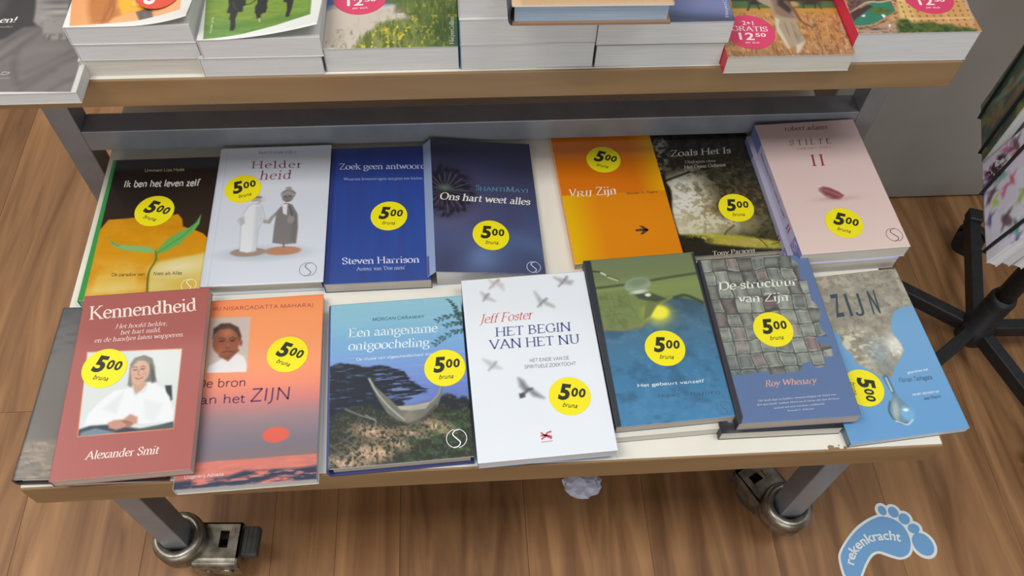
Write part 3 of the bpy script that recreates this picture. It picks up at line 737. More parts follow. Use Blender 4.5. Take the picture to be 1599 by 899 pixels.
A.poly([(0.602, 0.43), (0.638, 0.472), (0.658, 0.519), (0.636, 0.536), (0.621, 0.497)], (88, 90, 86), 3); A.poly([(0.455, 0.448), (0.456, 0.487), (0.453, 0.538), (0.486, 0.548), (0.473, 0.501)], (120, 120, 112), 3)
A.ell(0.494, 0.456, 0.0123, 0.0053, (104, 76, 64), soft=2); A.ell(0.549, 0.454, 0.0123, 0.0053, (84, 62, 54), soft=2)
A.line([(0.475, 0.442), (0.49, 0.439), (0.507, 0.443)], 0.0053, (110, 90, 80), 2); A.line([(0.532, 0.441), (0.547, 0.438), (0.565, 0.443)], 0.0053, (110, 90, 80), 2)
A.line([(0.522, 0.46), (0.521, 0.483), (0.536, 0.487)], 0.0053, (164, 116, 98), 2); A.line([(0.505, 0.501), (0.531, 0.508), (0.558, 0.501)], 0.0070, (150, 84, 78), 2)
A.blob(0.489, 0.481, 0.0176, (216, 150, 130), .4); A.blob(0.568, 0.481, 0.0176, (180, 130, 112), .4)
A.line([(0.489, 0.543), (0.523, 0.59), (0.559, 0.575)], 0.0070, (196, 202, 206), 3); A.line([(0.6, 0.534), (0.587, 0.574), (0.567, 0.583)], 0.0070, (196, 202, 206), 3)
A.poly([(0.35, 0.73), (0.391, 0.718), (0.46, 0.717), (0.506, 0.693), (0.562, 0.711), (0.568, 0.743), (0.519, 0.754), (0.42, 0.77), (0.363, 0.757)], (190, 142, 120), 3)
for k in range(4): A.line([(a+.012*k, b) for a, b in [(0.448, 0.726), (0.493, 0.743), (0.483, 0.759)]], 0.0053, (140, 94, 78), 2)
W = (244, 226, 214)
R.t('Kennendheid', [(0.072, 0.144), (0.913, 0.137), (0.058, 0.067)], W, bold=1.15)
R.t('Het hoofd helder,', [(0.289, 0.21), (0.695, 0.213), (0.287, 0.185)], W, slant=.22, bold=.85); R.t('het hart mild,', [(0.336, 0.247), (0.649, 0.248), (0.332, 0.222)], W, slant=.22, bold=.85)
R.t('en de handjes laten wapperen.', [(0.143, 0.283), (0.836, 0.285), (0.14, 0.258)], W, slant=.22, bold=.85); R.t('Alexander Smit', [(0.23, 0.906), (0.749, 0.908), (0.227, 0.866)], W, bold=1.1, slant=.2)
book('book', 'maroon paperback with a framed photo of a long-haired man in a white shirt', po, .0132, A, R, spine=(150, 82, 78), pages=PAGESB, sticker_at=(0.256, 0.434, -14, 1.04))
# --- grey hardcover under it
g0 = (-.3845, .4335, -.02, .150, .2035, .0160, 0, 0)
A = Art(.150, .2035, 70); A.vgrad([(0, (96, 96, 98)), (.3, (112, 108, 104)), (.78, (104, 98, 94)), (.82, (130, 118, 104)), (1, (120, 112, 102))])
n = A.fbm(7, 30, 4); A.put(np.clip((n-.5)*5, 0, 1)*.5*(A.V < .3), (80, 84, 88)); A.put(np.clip((A.fbm(9, 40, 6)-.5)*7, 0, 1)*.7*(A.V > .8), (168, 150, 128)); A.put(np.clip((A.fbm(9, 40, 9)-.55)*7, 0, 1)*.6*(A.V > .8), (84, 80, 78))
book('book', 'grey hardcover with a cloudy cover lying partly under the maroon paperback', g0, .0160, A, None, hard=True, spine=(74, 66, 68), back=(70, 62, 62), pages=PAGESB)

# --- orange sunset paperback
po = (-0.2340, 0.4292, 0.0313, 0.1425, 0.2245, 0.0140, 0.0000, 0.0000); A, R = mk(po, 160)
A.vgrad([(0, (240, 140, 88)), (.12, (242, 152, 96)), (.38, (240, 152, 104)), (.5, (234, 138, 108)), (.58, (206, 126, 120)), (.68, (150, 124, 128)), (.8, (120, 112, 122)), (.87, (126, 110, 112)), (1, (120, 100, 100))])
A.put(np.clip((.5-A.U)*1.6, 0, 1)*np.clip((A.V-.45)*4, 0, 1)*.45, (120, 110, 124))
A.put(np.clip((.45-A.V)*3, 0, 1)*np.clip((.35-A.U)*2, 0, 1)*.5, (232, 110, 84))
A.ell(0.69, 0.768, 0.0942, 0.0593, (238, 98, 60), soft=2.5); A.put(A.mell(0.69, 0.768, 0.0942, 0.0593, soft=2.5)*np.clip((A.V-.69)*14, 0, 1)*.7, (206, 92, 84))
sea = A.mpoly([(-0.102, 0.877), (0.996, 0.877), (1.004, 1.022), (-0.072, 1.02)], 2)
A.put(sea, (206, 118, 104)); n = A.fbm(8, 60, 3); A.put(sea*np.clip((n-.5)*6, 0, 1)*.3, (150, 100, 98)); A.put(sea*np.clip((A.fbm(10, 50, 8)-.55)*6, 0, 1)*.35, (226, 136, 112))
dk = A.mpoly([(-0.1, 0.964), (0.159, 0.958), (0.372, 0.955), (0.484, 0.933), (0.666, 0.935), (0.866, 0.941), (0.999, 0.934), (1.005, 1.03), (-0.086, 1.03)], 4)
A.put(dk*np.clip((A.fbm(5, 26, 12)-.30)*8, 0, 1), (44, 54, 76)); A.put(dk*np.clip((A.fbm(9, 60, 22)-.6)*8, 0, 1)*.8, (196, 130, 122))
pq = A.mpoly([(0.118, 0.102), (0.429, 0.111), (0.436, 0.424), (0.134, 0.417)], 1.5); A.put(pq, (196, 178, 168)); A.put(pq*np.clip((A.U-.2)*2, 0, 1)*.4, (214, 196, 184))
A.put(pq*A.mpoly([(0.142, 0.381), (0.204, 0.358), (0.246, 0.339), (0.35, 0.318), (0.407, 0.339), (0.439, 0.393), (0.437, 0.432), (0.135, 0.419)], 3), (226, 220, 220))
A.poly([(0.212, 0.329), (0.288, 0.359), (0.366, 0.302), (0.346, 0.283), (0.214, 0.292)], (132, 76, 54), 3)
A.ell(0.26, 0.241, 0.1081, 0.1325, (148, 84, 58), rot=.05, soft=3); A.poly([(0.149, 0.226), (0.147, 0.167), (0.201, 0.139), (0.271, 0.14), (0.341, 0.168), (0.37, 0.223), (0.362, 0.246), (0.334, 0.201), (0.272, 0.173), (0.199, 0.175), (0.163, 0.201)], (72, 52, 46), 3)
A.ell(0.373, 0.26, 0.0105, 0.0262, (138, 78, 54), soft=2); A.blob(0.261, 0.197, 0.0453, (196, 128, 96), .6); A.blob(0.217, 0.293, 0.0244, (176, 106, 76), .5)
for cx_ in ('a', 'b'):
    q_ = [(0.224, 0.242)] if cx_ == 'a' else [(0.304, 0.243)]
    A.ell(*q_[0], 0.0192, 0.0087, (58, 36, 30), soft=2)
A.line([(0.2, 0.227), (0.221, 0.224), (0.248, 0.231)], 0.0070, (70, 46, 38), 2); A.line([(0.28, 0.23), (0.305, 0.225), (0.332, 0.234)], 0.0070, (70, 46, 38), 2)
A.line([(0.265, 0.249), (0.262, 0.279), (0.284, 0.282)], 0.0087, (110, 60, 44), 2); A.line([(0.238, 0.307), (0.273, 0.303), (0.32, 0.308)], 0.0105, (104, 50, 42), 2); A.blob(0.267, 0.266, 0.0157, (190, 116, 84), .5)
PU = (104, 52, 84)
R.t('SHRI NISARGADATTA MAHARAJ', [(0.071, 0.06), (0.921, 0.073), (0.071, 0.038)], (150, 72, 70), 'plain', bold=.75)
R.t('De bron', [(0.067, 0.495), (0.439, 0.503), (0.066, 0.449)], PU, 'plain', bold=.8); R.t('van het', [(0.055, 0.581), (0.44, 0.591), (0.053, 0.534)], PU, 'plain', bold=.8); R.t('ZIJN', [(0.486, 0.588), (0.777, 0.59), (0.483, 0.521)], PU, 'plain', bold=.85, slant=.08)
R.t('Uitgeverij Advaita', [(0.07, 0.951), (0.343, 0.949), (0.067, 0.935)], (226, 214, 214), 'plain', bold=.9)
book('book', 'orange sunset paperback with a small portrait, overhanging the shelf edge', po, .0135, A, R, spine=(226, 220, 210), pages=PAGESW, sticker_at=(0.739, 0.343, -24))

# --- blue hardcover with boat
po = (-0.0773, 0.4281, 0.0445, 0.1479, 0.1970, 0.0213, 0.0000, 0.0000); A, R = mk(po, 170)
A.vgrad([(0, (142, 190, 206)), (.14, (136, 186, 208)), (.28, (120, 168, 208)), (.45, (118, 148, 206)), (.62, (104, 124, 190)), (1, (60, 70, 80))])
A.put((A.fbm(5, 60, 1)-.5)*.5, (180, 210, 225))
n = A.fbm(9, 16, 2); n2 = A.fbm(26, 30, 5, 5); n3 = A.fbm(60, 60, 15, 3)
tree = A.mpoly([(-0.013, 0.395), (0.082, 0.379), (0.19, 0.407), (0.236, 0.418), (0.39, 0.42), (0.543, 0.46), (0.586, 0.526), (0.719, 0.599), (0.534, 0.65), (0.559, 0.751), (0.38, 0.787), (-0.005, 0.784)], 6)
A.put(np.clip((tree-.5)*2+(A.fbm(14, 60, 8)-.42)*2.4, 0, 1)*np.clip(tree*3, 0, 1), (34, 40, 50))
A.put(np.clip((A.fbm(8, 90, 31)-.6)*10, 0, 1)*A.mpoly([(0.236, 0.41), (0.723, 0.535), (0.745, 0.664), (0.429, 0.642)], 20)*.8, (120, 146, 200))
gr = A.mpoly([(-0.018, 0.735), (0.114, 0.67), (0.279, 0.657), (0.426, 0.729), (0.775, 0.666), (0.838, 0.633), (0.927, 0.664), (1.031, 0.684), (1.018, 1.022), (-0.012, 1.006)], 8)
A.put(gr, (50, 54, 44)); A.put(gr*np.clip((n2-.48)*6, 0, 1)*np.clip((A.U-.3)*2, 0, 1), (62, 86, 56)); A.put(gr*np.clip((n3-.58)*8, 0, 1)*.5, (104, 108, 92))
bk = A.mpoly([(0.777, 0.641), (0.869, 0.632), (1.04, 0.67), (1.041, 0.735), (0.77, 0.729)], 5); A.put(bk*np.clip((n2-.4)*8, 0, 1), (38, 44, 50))
for u_, r1, r2 in (([(0.306, 0.818)], .13, .05), ([(0.239, 0.932)], .12, .06), ([(0.479, 0.896)], .06, .03), ([(0.362, 0.929)], .08, .05), ([(0.116, 0.981)], .13, .04), ([(0.749, 0.813)], .09, .04), ([(0.57, 0.837)], .07, .02)):
    A.put(A.mell(*u_[0], r1, r2, .3, 14)*np.clip((n3-.34)*5, 0, 1), (186, 152, 122))
    A.put(A.mell(*u_[0], r1*.7, r2*.6, .3, 12)*np.clip((A.fbm(80, 50, 44)-.5)*6, 0, 1)*.8, (226, 206, 178))
A.line([(0.029, 0.876), (0.13, 0.842), (0.188, 0.786), (0.233, 0.728)], 0.0076, (116, 110, 104), 2, .7); A.line([(0.114, 0.67), (0.233, 0.718), (0.322, 0.746), (0.324, 0.773)], 0.0107, (112, 118, 126), 2); A.line([(0.257, 0.715), (0.325, 0.749)], 0.0076, (140, 140, 144), 2); A.line([(0.014, 0.869), (0.116, 0.946)], 0.0137, (92, 92, 92), 3, .8); A.line([(0.101, 0.84), (0.174, 0.88)], 0.0122, (96, 98, 100), 3, .8)
A.poly([(0.275, 0.491), (0.296, 0.493), (0.329, 0.549), (0.429, 0.63), (0.482, 0.677), (0.608, 0.68), (0.73, 0.663), (0.772, 0.623), (0.8, 0.574), (0.816, 0.567), (0.808, 0.626), (0.773, 0.691), (0.694, 0.748), (0.632, 0.78), (0.558, 0.785), (0.485, 0.76), (0.412, 0.716), (0.354, 0.637), (0.31, 0.561)], (112, 112, 104), 2)
A.poly([(0.482, 0.677), (0.608, 0.68), (0.727, 0.666), (0.682, 0.705), (0.576, 0.71), (0.502, 0.7)], (176, 172, 156), 2); A.line([(0.284, 0.5), (0.34, 0.586), (0.428, 0.68), (0.529, 0.761)], 0.0107, (178, 176, 160), 2); A.line([(0.53, 0.749), (0.592, 0.704), (0.683, 0.691)], 0.0152, (150, 140, 120), 6, .6)
A.line([(0.803, 0.577), (0.778, 0.629), (0.73, 0.666)], 0.0091, (160, 166, 168), 2); A.line([(0.558, 0.785), (0.663, 0.758), (0.758, 0.69)], 0.0076, (60, 56, 50), 3)
A.blob(0.574, 0.752, 0.0457, (150, 136, 112), .6)
for pt_ in ([(0.908, 0.024), (0.949, 0.07), (0.962, 0.114), (0.974, 0.158), (1.014, 0.245)], [(0.797, 0.16), (0.879, 0.137), (0.976, 0.13), (1.016, 0.124)], [(0.769, 0.318), (0.836, 0.278), (0.934, 0.24), (1.014, 0.24)], [(0.858, 0.2), (0.939, 0.184), (1.013, 0.189)]):
    A.line(pt_, 0.0046, (56, 70, 74), 1.5)
    for (a, b), (c, d) in zip(pt_, pt_[1:]):
        for t_ in np.linspace(.1, .9, 3):
            for s_ in (-1, 1): A.ell(a+(c-a)*t_+s_*.009+.003*s_, b+(d-b)*t_+s_*.008, .0135, .0062, (58, 80, 80), rot=2.2 if s_ > 0 else .35, soft=1.2)
R.t('MORGAN CARAWAY', [(0.315, 0.128), (0.708, 0.134), (0.318, 0.108)], (70, 104, 122), 'plain', bold=1.0)
WB = (222, 238, 244)
R.t('Een aangename', [(0.137, 0.225), (0.801, 0.234), (0.14, 0.167)], WB, bold=1.05); R.t('ontgoocheling', [(0.134, 0.309), (0.733, 0.323), (0.14, 0.252)], WB, bold=1.05)
R.t('De illusie van afgescheidenheid doorzien', [(0.193, 0.38), (0.837, 0.381), (0.193, 0.364)], WB, 'plain', bold=.8)
R.swirl(0.889, 0.893, .0105, (236, 240, 236), .0007)
def sp_blue(so, w, h, th, sg):
    mesh_obj('label_patch', [(-w/2-.0046, -h/2+.004, .003), (-w/2-.0046, -h/2+.05, .003), (-w/2-.0036, -h/2+.05, th-.003), (-w/2-.0036, -h/2+.004, th-.003)], [(0, 1, 2, 3)], so, [flat((110, 130, 200), .5)])
book('book', 'blue hardcover with a wooden boat stranded on a shore', po, po[5], A, R, hard=True, spine=(70, 84, 150), back=(62, 72, 128), pages=PAGESB, sticker_at=(0.841, 0.468, -1), mat=SATIN)

# --- white paperback with birds
po = (0.0717, 0.4397, 0.0497, 0.1451, 0.2255, 0.0244, 0.0000, 0.0000); A, R = mk(po, 150)
A.fill((226, 231, 236))
def bird(A, w1, w2, body, c, a=.8):
    A.poly(w1, tuple(x*.6+88 for x in c), 7, a); A.poly(w2, tuple(x*.6+88 for x in c), 7, a); A.poly(w1, c, 5, a*.45); A.poly(w2, c, 5, a*.45); A.line(body, (0.0123, 0.0210), tuple(x*.85 for x in c), 3, a*.9)
bird(A, [(0.226, 0.011), (0.265, 0.025), (0.253, 0.056)], [(0.273, 0.02), (0.33, 0.041), (0.331, 0.078), (0.284, 0.047)], [(0.218, 0.063), (0.264, 0.034), (0.3, 0.016)], (176, 168, 166), .75); A.line([(0.288, 0.018), (0.3, 0.013)], 0.0140, (190, 120, 110), 3, .6)
bird(A, [(0.149, 0.082), (0.187, 0.101), (0.176, 0.126)], [(0.19, 0.107), (0.247, 0.141), (0.194, 0.127)], [(0.16, 0.133), (0.186, 0.109), (0.206, 0.096)], (150, 144, 146), .8)
bird(A, [(0.574, 0.104), (0.621, 0.158), (0.607, 0.188)], [(0.635, 0.162), (0.702, 0.194), (0.71, 0.206), (0.645, 0.185)], [(0.584, 0.195), (0.626, 0.17), (0.659, 0.152)], (140, 136, 138), .85)
bird(A, [(0.749, 0.025), (0.807, 0.038), (0.808, 0.067)], [(0.828, 0.045), (0.893, 0.057), (0.87, 0.076), (0.83, 0.068)], [(0.774, 0.082), (0.819, 0.053), (0.851, 0.028)], (136, 130, 130), .85)
bird(A, [(0.112, 0.471), (0.173, 0.49), (0.165, 0.518)], [(0.189, 0.502), (0.234, 0.527), (0.189, 0.522)], [(0.145, 0.532), (0.18, 0.509), (0.204, 0.492)], (160, 156, 158), .75)
bird(A, [(0.359, 0.59), (0.391, 0.605), (0.424, 0.649), (0.4, 0.667), (0.365, 0.633)], [(0.411, 0.648), (0.463, 0.664), (0.524, 0.704), (0.452, 0.688)], [(0.365, 0.69), (0.409, 0.66), (0.448, 0.651)], (86, 88, 94), .95)
A.poly([(0.348, 0.671), (0.387, 0.666), (0.393, 0.691), (0.35, 0.696)], (78, 80, 86), 2)
R.t('Jeff Foster', [(0.116, 0.268), (0.523, 0.263), (0.126, 0.217)], (214, 92, 92), slant=.22, bold=.9)
BL = (84, 96, 150)
R.t('HET BEGIN', [(0.224, 0.349), (0.81, 0.351), (0.23, 0.3)], BL, bold=1.1); R.t('VAN HET NU', [(0.169, 0.418), (0.861, 0.426), (0.173, 0.368)], BL, bold=1.1)
GR = (96, 98, 104)
R.t('HET EINDE VAN DE', [(0.458, 0.508), (0.758, 0.511), (0.461, 0.49)], GR, 'plain', bold=.85); R.t('SPIRITUELE ZOEKTOCHT', [(0.415, 0.541), (0.802, 0.545), (0.418, 0.523)], GR, 'plain', bold=.85)
RD = (206, 84, 100)
R.stroke([(0.468, 0.879), (0.499, 0.895), (0.514, 0.884), (0.546, 0.877)], .0018, RD); R.stroke([(0.465, 0.895), (0.505, 0.895), (0.544, 0.904)], .0020, RD); R.stroke([(0.465, 0.913), (0.504, 0.9), (0.542, 0.913)], .0018, RD); R.t('xxxxxxx', [(0.465, 0.929), (0.545, 0.927), (0.467, 0.921)], RD, 'plain')
book('book', 'white paperback with small flying birds and blue capital lettering', po, .0138, A, R, spine=(150, 170, 214), pages=PAGESW, sticker_at=(0.719, 0.707, -12), mat=SATIN, edge=(214, 216, 220))
h0 = (po[0]-.0036, po[1]+.0045, po[2], po[3]-.006, .212, .0100, 0, 0)
book('book', 'thin green-covered book hidden under the white bird paperback', h0, .0100, plain(h0[3], .212, (96, 150, 124)), None, spine=(96, 150, 124), pages=PAGESW)

# --- green and blue paperback with a drop on a leaf, and its copy below
po = (0.2112, 0.4648, 0.0554, 0.1335, 0.2144, 0.0281, 0.0000, 0.0000); A, R = mk(po, 160)
A.vgrad([(0, (110, 122, 88)), (.12, (112, 126, 84)), (.2, (128, 142, 84)), (.3, (120, 136, 84)), (1, (120, 136, 84))])
n = A.fbm(7, 9, 3); n2 = A.fbm(16, 20, 7)
bl = A.mpoly([(0.038, 0.446), (0.223, 0.461), (0.377, 0.451), (0.474, 0.389), (0.554, 0.325), (0.745, 0.28), (0.96, 0.33), (1.049, 1.015), (0.019, 1.009)], 3)
A.vgrad([(.3, (62, 84, 96)), (.5, (70, 112, 140)), (.7, (64, 118, 156)), (1, (70, 128, 170))], bl)
A.put(bl*np.clip((n-.5)*5, 0, 1)*.45, (46, 78, 102)); A.put(bl*np.clip((n2-.55)*5, 0, 1)*.25, (104, 150, 176))
A.line([(0.034, 0.186), (0.21, 0.182), (0.428, 0.174), (0.711, 0.155), (0.974, 0.142)], 0.0225, (64, 76, 54), 3, .9)
A.put(A.mpoly([(0.043, 0.222), (0.3, 0.21), (0.539, 0.253), (0.709, 0.271), (0.555, 0.322), (0.47, 0.389), (0.377, 0.451), (0.224, 0.458), (0.039, 0.444)], 3), (118, 132, 80))
A.put(A.mpoly([(0.043, 0.222), (0.3, 0.21), (0.539, 0.253), (0.709, 0.271), (0.555, 0.322), (0.47, 0.389), (0.377, 0.451), (0.224, 0.458), (0.039, 0.444)], 3)*np.clip((n2-.5)*5, 0, 1)*.45, (92, 108, 66))
for l_ in ([(0.074, 0.253), (0.24, 0.277), (0.37, 0.355)], [(0.08, 0.365), (0.234, 0.36), (0.357, 0.396)], [(0.177, 0.231), (0.19, 0.316), (0.139, 0.423)], [(0.334, 0.226), (0.327, 0.31), (0.386, 0.425)], [(0.062, 0.294), (0.148, 0.327), (0.228, 0.442)]): A.line(l_, 0.0056, (96, 108, 60), 2, .6)
A.line([(0.545, 0.327), (0.48, 0.384), (0.384, 0.455), (0.223, 0.461), (0.046, 0.447)], 0.0113, (140, 110, 62), 2.5, .8); A.line([(0.722, 0.287), (0.823, 0.279), (0.952, 0.33)], 0.0301, (56, 70, 50), 3, .9)
A.blob(0.551, 0.377, 0.1052, (232, 224, 70), 1.0); A.ell(0.558, 0.369, 0.0827, 0.0639, (240, 234, 70), soft=6); A.put(A.mpoly([(0.468, 0.291), (0.709, 0.271), (0.558, 0.325), (0.478, 0.389), (0.409, 0.413)], 3), (112, 122, 72))
A.poly([(0.369, 0.237), (0.541, 0.247), (0.651, 0.291), (0.56, 0.305), (0.415, 0.277)], (58, 66, 56), 4, .8)
A.ell(0.43, 0.186, 0.1202, 0.0751, (142, 158, 126), rot=-.2, soft=2); A.ell(0.442, 0.169, 0.0939, 0.0413, (120, 136, 108), rot=-.2, soft=5); A.ell(0.425, 0.232, 0.0714, 0.0188, (196, 206, 196), rot=-.1, soft=3); A.ell(0.499, 0.256, 0.0263, 0.0169, (226, 228, 200), soft=2)
A.line([(0.064, 0.076), (0.136, 0.086), (0.191, 0.116), (0.273, 0.144)], 0.0150, (60, 62, 46), 2); A.line([(0.135, 0.089), (0.17, 0.106)], 0.0169, (220, 214, 190), 2); A.line([(0.189, 0.122), (0.264, 0.147)], 0.0132, (214, 208, 170), 3)
bar = A.mpoly([(0.001, 0.001), (0.064, 0.004), (0.041, 0.996), (-0.013, 1)], 1); A.put(bar, (50, 54, 60))
R.t('Het gebeurt vanzelf', [(0.233, 0.794), (0.778, 0.802), (0.236, 0.777)], (214, 230, 234), 'plain', bold=1.0); R.t('Isaac Shapiro', [(0.379, 0.86), (0.884, 0.873), (0.386, 0.839)], (62, 96, 118), 'plain', bold=.7)
R.swirl(0.886, 0.951, .0078, (70, 110, 140), .0006)
R_b = [(0.976, 0.006), (1.023, 0.005), (1.009, 1.002), (0.959, 1.006)]; A.put(A.mpoly(R_b, 1), (50, 54, 60))
book('book', 'green and blue paperback showing a water drop on a leaf, upper copy', po, .0138, A, R, spine=(50, 54, 60), back=(60, 100, 130), pages=PAGESB, sticker_at=(0.533, 0.588, -8))
p2 = (po[0]-.0135, po[1]-.0065, po[2]-.01, po[3], po[4], .0141, 0, 0)
book('book', 'lower copy of the drop-on-leaf paperback, only its page edges visible', p2, .0139, plain(p2[3], p2[4], (222, 217, 202)), None, spine=(150, 146, 136), pages=PAGES)

# --- slate blue paperback with woven strips, and its copy below
po = (0.3426, 0.4570, 0.0242, 0.1324, 0.2104, 0.0315, 0.0000, 0.0000); A, R = mk(po, 160)
A.fill((94, 116, 156)); A.put((A.fbm(6, 6, 2)-.5)*.4, (84, 104, 146))
A.put(A.mpoly([(-0.085, -0.038), (0.028, -0.024), (0.025, 0.985), (-0.064, 1.004), (-0.205, 0.339)], 1)*0, (0, 0, 0))
reg = A.mpoly([(0.024, 0.001), (0.834, 0.001), (0.892, 0.055), (0.866, 0.169), (0.92, 0.174), (0.902, 0.302), (0.938, 0.335), (0.948, 0.389), (0.901, 0.457), (0.935, 0.533), (0.834, 0.534), (0.852, 0.578), (0.944, 0.593), (0.931, 0.653), (0.845, 0.657), (0.835, 0.72), (0.751, 0.713), (0.73, 0.679), (0.651, 0.685), (0.633, 0.726), (0.498, 0.736), (0.353, 0.737), (0.359, 0.714), (0.149, 0.728), (0.037, 0.73)], 1.2)
cu_, cv_ = A.U*8.3+(A.fbm(5, 5, 3)-.5)*.5, A.V*11.4+(A.fbm(5, 5, 6)-.5)*.5
iu, iv = np.floor(cu_).astype(np.int64), np.floor(cv_).astype(np.int64); fu, fv = cu_-iu, cv_-iv
hh = _h(iu, iv, 77); h2 = _h(iu, iv, 78); par = ((iu+iv) % 2) == 0
base_ = np.stack([np.interp(hh, [0, .35, .7, .85, 1], q_) for q_ in ([104, 122, 132, 126, 116], [110, 126, 134, 120, 102], [104, 116, 124, 114, 100])], -1)
lum = np.where(par, .78+.5*np.sin(np.pi*fu), .78+.5*np.sin(np.pi*fv))*(.85+.3*h2)
edge_ = np.minimum(np.minimum(fu, 1-fu), np.minimum(fv, 1-fv))
base_ = base_*lum[..., None]*.87
m_ = reg[..., None]; A.C = A.C*(1-m_)+np.clip(base_, 0, 255)*m_
A.put(reg*np.clip((.06-edge_)*22, 0, 1)*.6, (72, 78, 76)); A.put(reg*(np.abs(edge_-.09) < .03)*(h2 > .4)*.55, (178, 186, 176))
A.put(reg*np.clip((A.V-.42)*2.5, 0, 1)*np.clip((.4-A.U)*3, 0, 1)*.5, (70, 88, 90)); A.put(reg*np.clip((A.fbm(30, 30, 9)-.55)*4, 0, 1)*.3, (176, 178, 164))
A.put(A.mpoly([(-0.065, -0.037), (0.023, -0.009), (0.045, 0.962), (0.009, 1.01), (-0.045, 1.029)], 1), (52, 50, 58))
TW = (226, 226, 214)
R.t('De structuur', [(0.12, 0.207), (0.823, 0.202), (0.135, 0.152)], TW, bold=1.25); R.t('van Zijn', [(0.265, 0.292), (0.702, 0.299), (0.281, 0.24)], TW, bold=1.25); R.t('Roy Whenary', [(0.292, 0.805), (0.717, 0.804), (0.304, 0.77)], (226, 172, 150), slant=.1, bold=1.05)
TL = (196, 202, 214)
for a_, tt in (([(0.197, 0.886), (0.848, 0.878), (0.199, 0.876)], 'Dit boek legt in heldere bewoordingen de basis van'), ([(0.182, 0.907), (0.867, 0.901), (0.184, 0.897)], 'het spirituele zoeken bloot en ik hoop dat het de lezer'), ([(0.31, 0.93), (0.734, 0.925), (0.312, 0.92)], 'aanzet tot een verdere zoektocht.'), ([(0.414, 0.949), (0.636, 0.947), (0.416, 0.941)], 'Ronald S. Schicker')):
    R.t(tt, a_, TL, slant=.2, bold=1.2)
book('book', 'slate blue paperback picturing woven leather strips, upper copy', po, .0155, A, R, spine=(56, 52, 56), back=(80, 96, 130), pages=PAGESB, sticker_at=(0.494, 0.473, 0))
p2 = (po[0]-.0135, po[1]-.0045, po[2]-.02, po[3], po[4], .0163, 0, 0)
book('book', 'lower copy of the woven-strips paperback with a dark cover edge', p2, .0161, plain(p2[3], p2[4], (40, 42, 48)), None, spine=(46, 46, 50), pages=PAGES)

# --- light blue paperback with melting ice
po = (0.4595, 0.4408, 0.0862, 0.1354, 0.2088, 0.0126, 0.0200, 0.0000); A, R = mk(po, 160)
A.vgrad([(0, (128, 164, 190)), (.35, (116, 164, 204)), (1, (104, 156, 204))])
ice = A.mpoly([(0.111, -0.038), (1.014, -0.005), (1.012, 0.125), (0.998, 0.254), (0.911, 0.252), (0.819, 0.272), (0.76, 0.318), (0.711, 0.396), (0.746, 0.48), (0.744, 0.52), (0.683, 0.568), (0.605, 0.613), (0.557, 0.66), (0.517, 0.67), (0.464, 0.66), (0.384, 0.607), (0.306, 0.562), (0.293, 0.508), (0.25, 0.451), (0.257, 0.385), (0.199, 0.339), (0.132, 0.181)], 3)
n = A.fbm(10, 12, 3, 5); n2 = A.fbm(34, 36, 11, 4)
A.put(ice, (150, 144, 130)); A.put(ice*np.clip((n-.42)*4, 0, 1)*.7, (186, 178, 158)); A.put(ice*np.clip((n2-.52)*5, 0, 1)*.7, (120, 116, 104))
A.put(ice*np.clip((n2-.5)*4, 0, 1)*A.mell(0.665, 0.487, 0.1313, 0.1125, soft=20), (240, 238, 224)); A.put(ice*A.mell(0.692, 0.476, 0.0825, 0.0750, soft=14)*.7, (236, 234, 226))
A.put(ice*np.clip((A.fbm(30, 36, 40)-.5)*6, 0, 1)*A.mell(0.376, 0.462, 0.2063, 0.1688, soft=20)*.8, (222, 214, 184)); A.put(ice*A.mell(0.526, 0.528, 0.0825, 0.1313, soft=20)*.5, (128, 154, 164)); A.put(ice*np.clip((.45-A.U)*1.2, 0, 1)*np.clip(.5-A.V, 0, 1), (180, 160, 124))
A.line([(0.496, 0.663), (0.504, 0.727), (0.513, 0.778)], (0.0488, 0.0263), (86, 118, 136), 2); A.line([(0.496, 0.668), (0.501, 0.744)], 0.0131, (196, 214, 222), 2)
A.poly([(0.517, 0.753), (0.538, 0.785), (0.578, 0.83), (0.604, 0.869), (0.574, 0.91), (0.513, 0.931), (0.457, 0.924), (0.416, 0.892), (0.41, 0.848), (0.446, 0.802)], (112, 142, 160), 2); A.ell(0.549, 0.877, 0.0563, 0.0638, (120, 176, 214), soft=5); A.line([(0.446, 0.802), (0.41, 0.848), (0.416, 0.892), (0.457, 0.924), (0.513, 0.931)], 0.0131, (72, 92, 104), 2); A.ell(0.466, 0.852, 0.0263, 0.0825, (170, 180, 176), rot=.3, soft=4); A.ell(0.547, 0.857, 0.0225, 0.0131, (236, 242, 246), soft=2); A.line([(0.43, 0.91), (0.511, 0.936), (0.571, 0.915)], 0.0094, (222, 232, 238), 2)
DK = (58, 74, 84)
R.t('Z', [(0.292, 0.27), (0.37, 0.268), (0.304, 0.13)], DK, 'sans', bold=.02); R.t('I', [(0.418, 0.272), (0.444, 0.272), (0.431, 0.135)], DK, 'sans', bold=.02); R.stroke([(0.482, 0.255), (0.486, 0.27), (0.514, 0.275), (0.535, 0.265), (0.542, 0.246), (0.556, 0.137)], .0030, DK); R.t('N', [(0.622, 0.276), (0.692, 0.276), (0.647, 0.13)], DK, 'sans', bold=.02)
R.t('gesprekken met', [(0.692, 0.659), (0.872, 0.654), (0.698, 0.644)], (206, 222, 232), 'plain', bold=1.3); R.t('Florian Tathagata', [(0.59, 0.702), (0.875, 0.706), (0.599, 0.677)], (72, 104, 128), 'plain', bold=1.0)
R.t('met een voorwoord van', [(0.652, 0.785), (0.882, 0.785), (0.658, 0.77)], (206, 222, 232), 'plain', bold=1.3); R.t('Isaac Shapiro', [(0.731, 0.816), (0.877, 0.814), (0.738, 0.8)], (72, 104, 128), 'plain', bold=1.1)
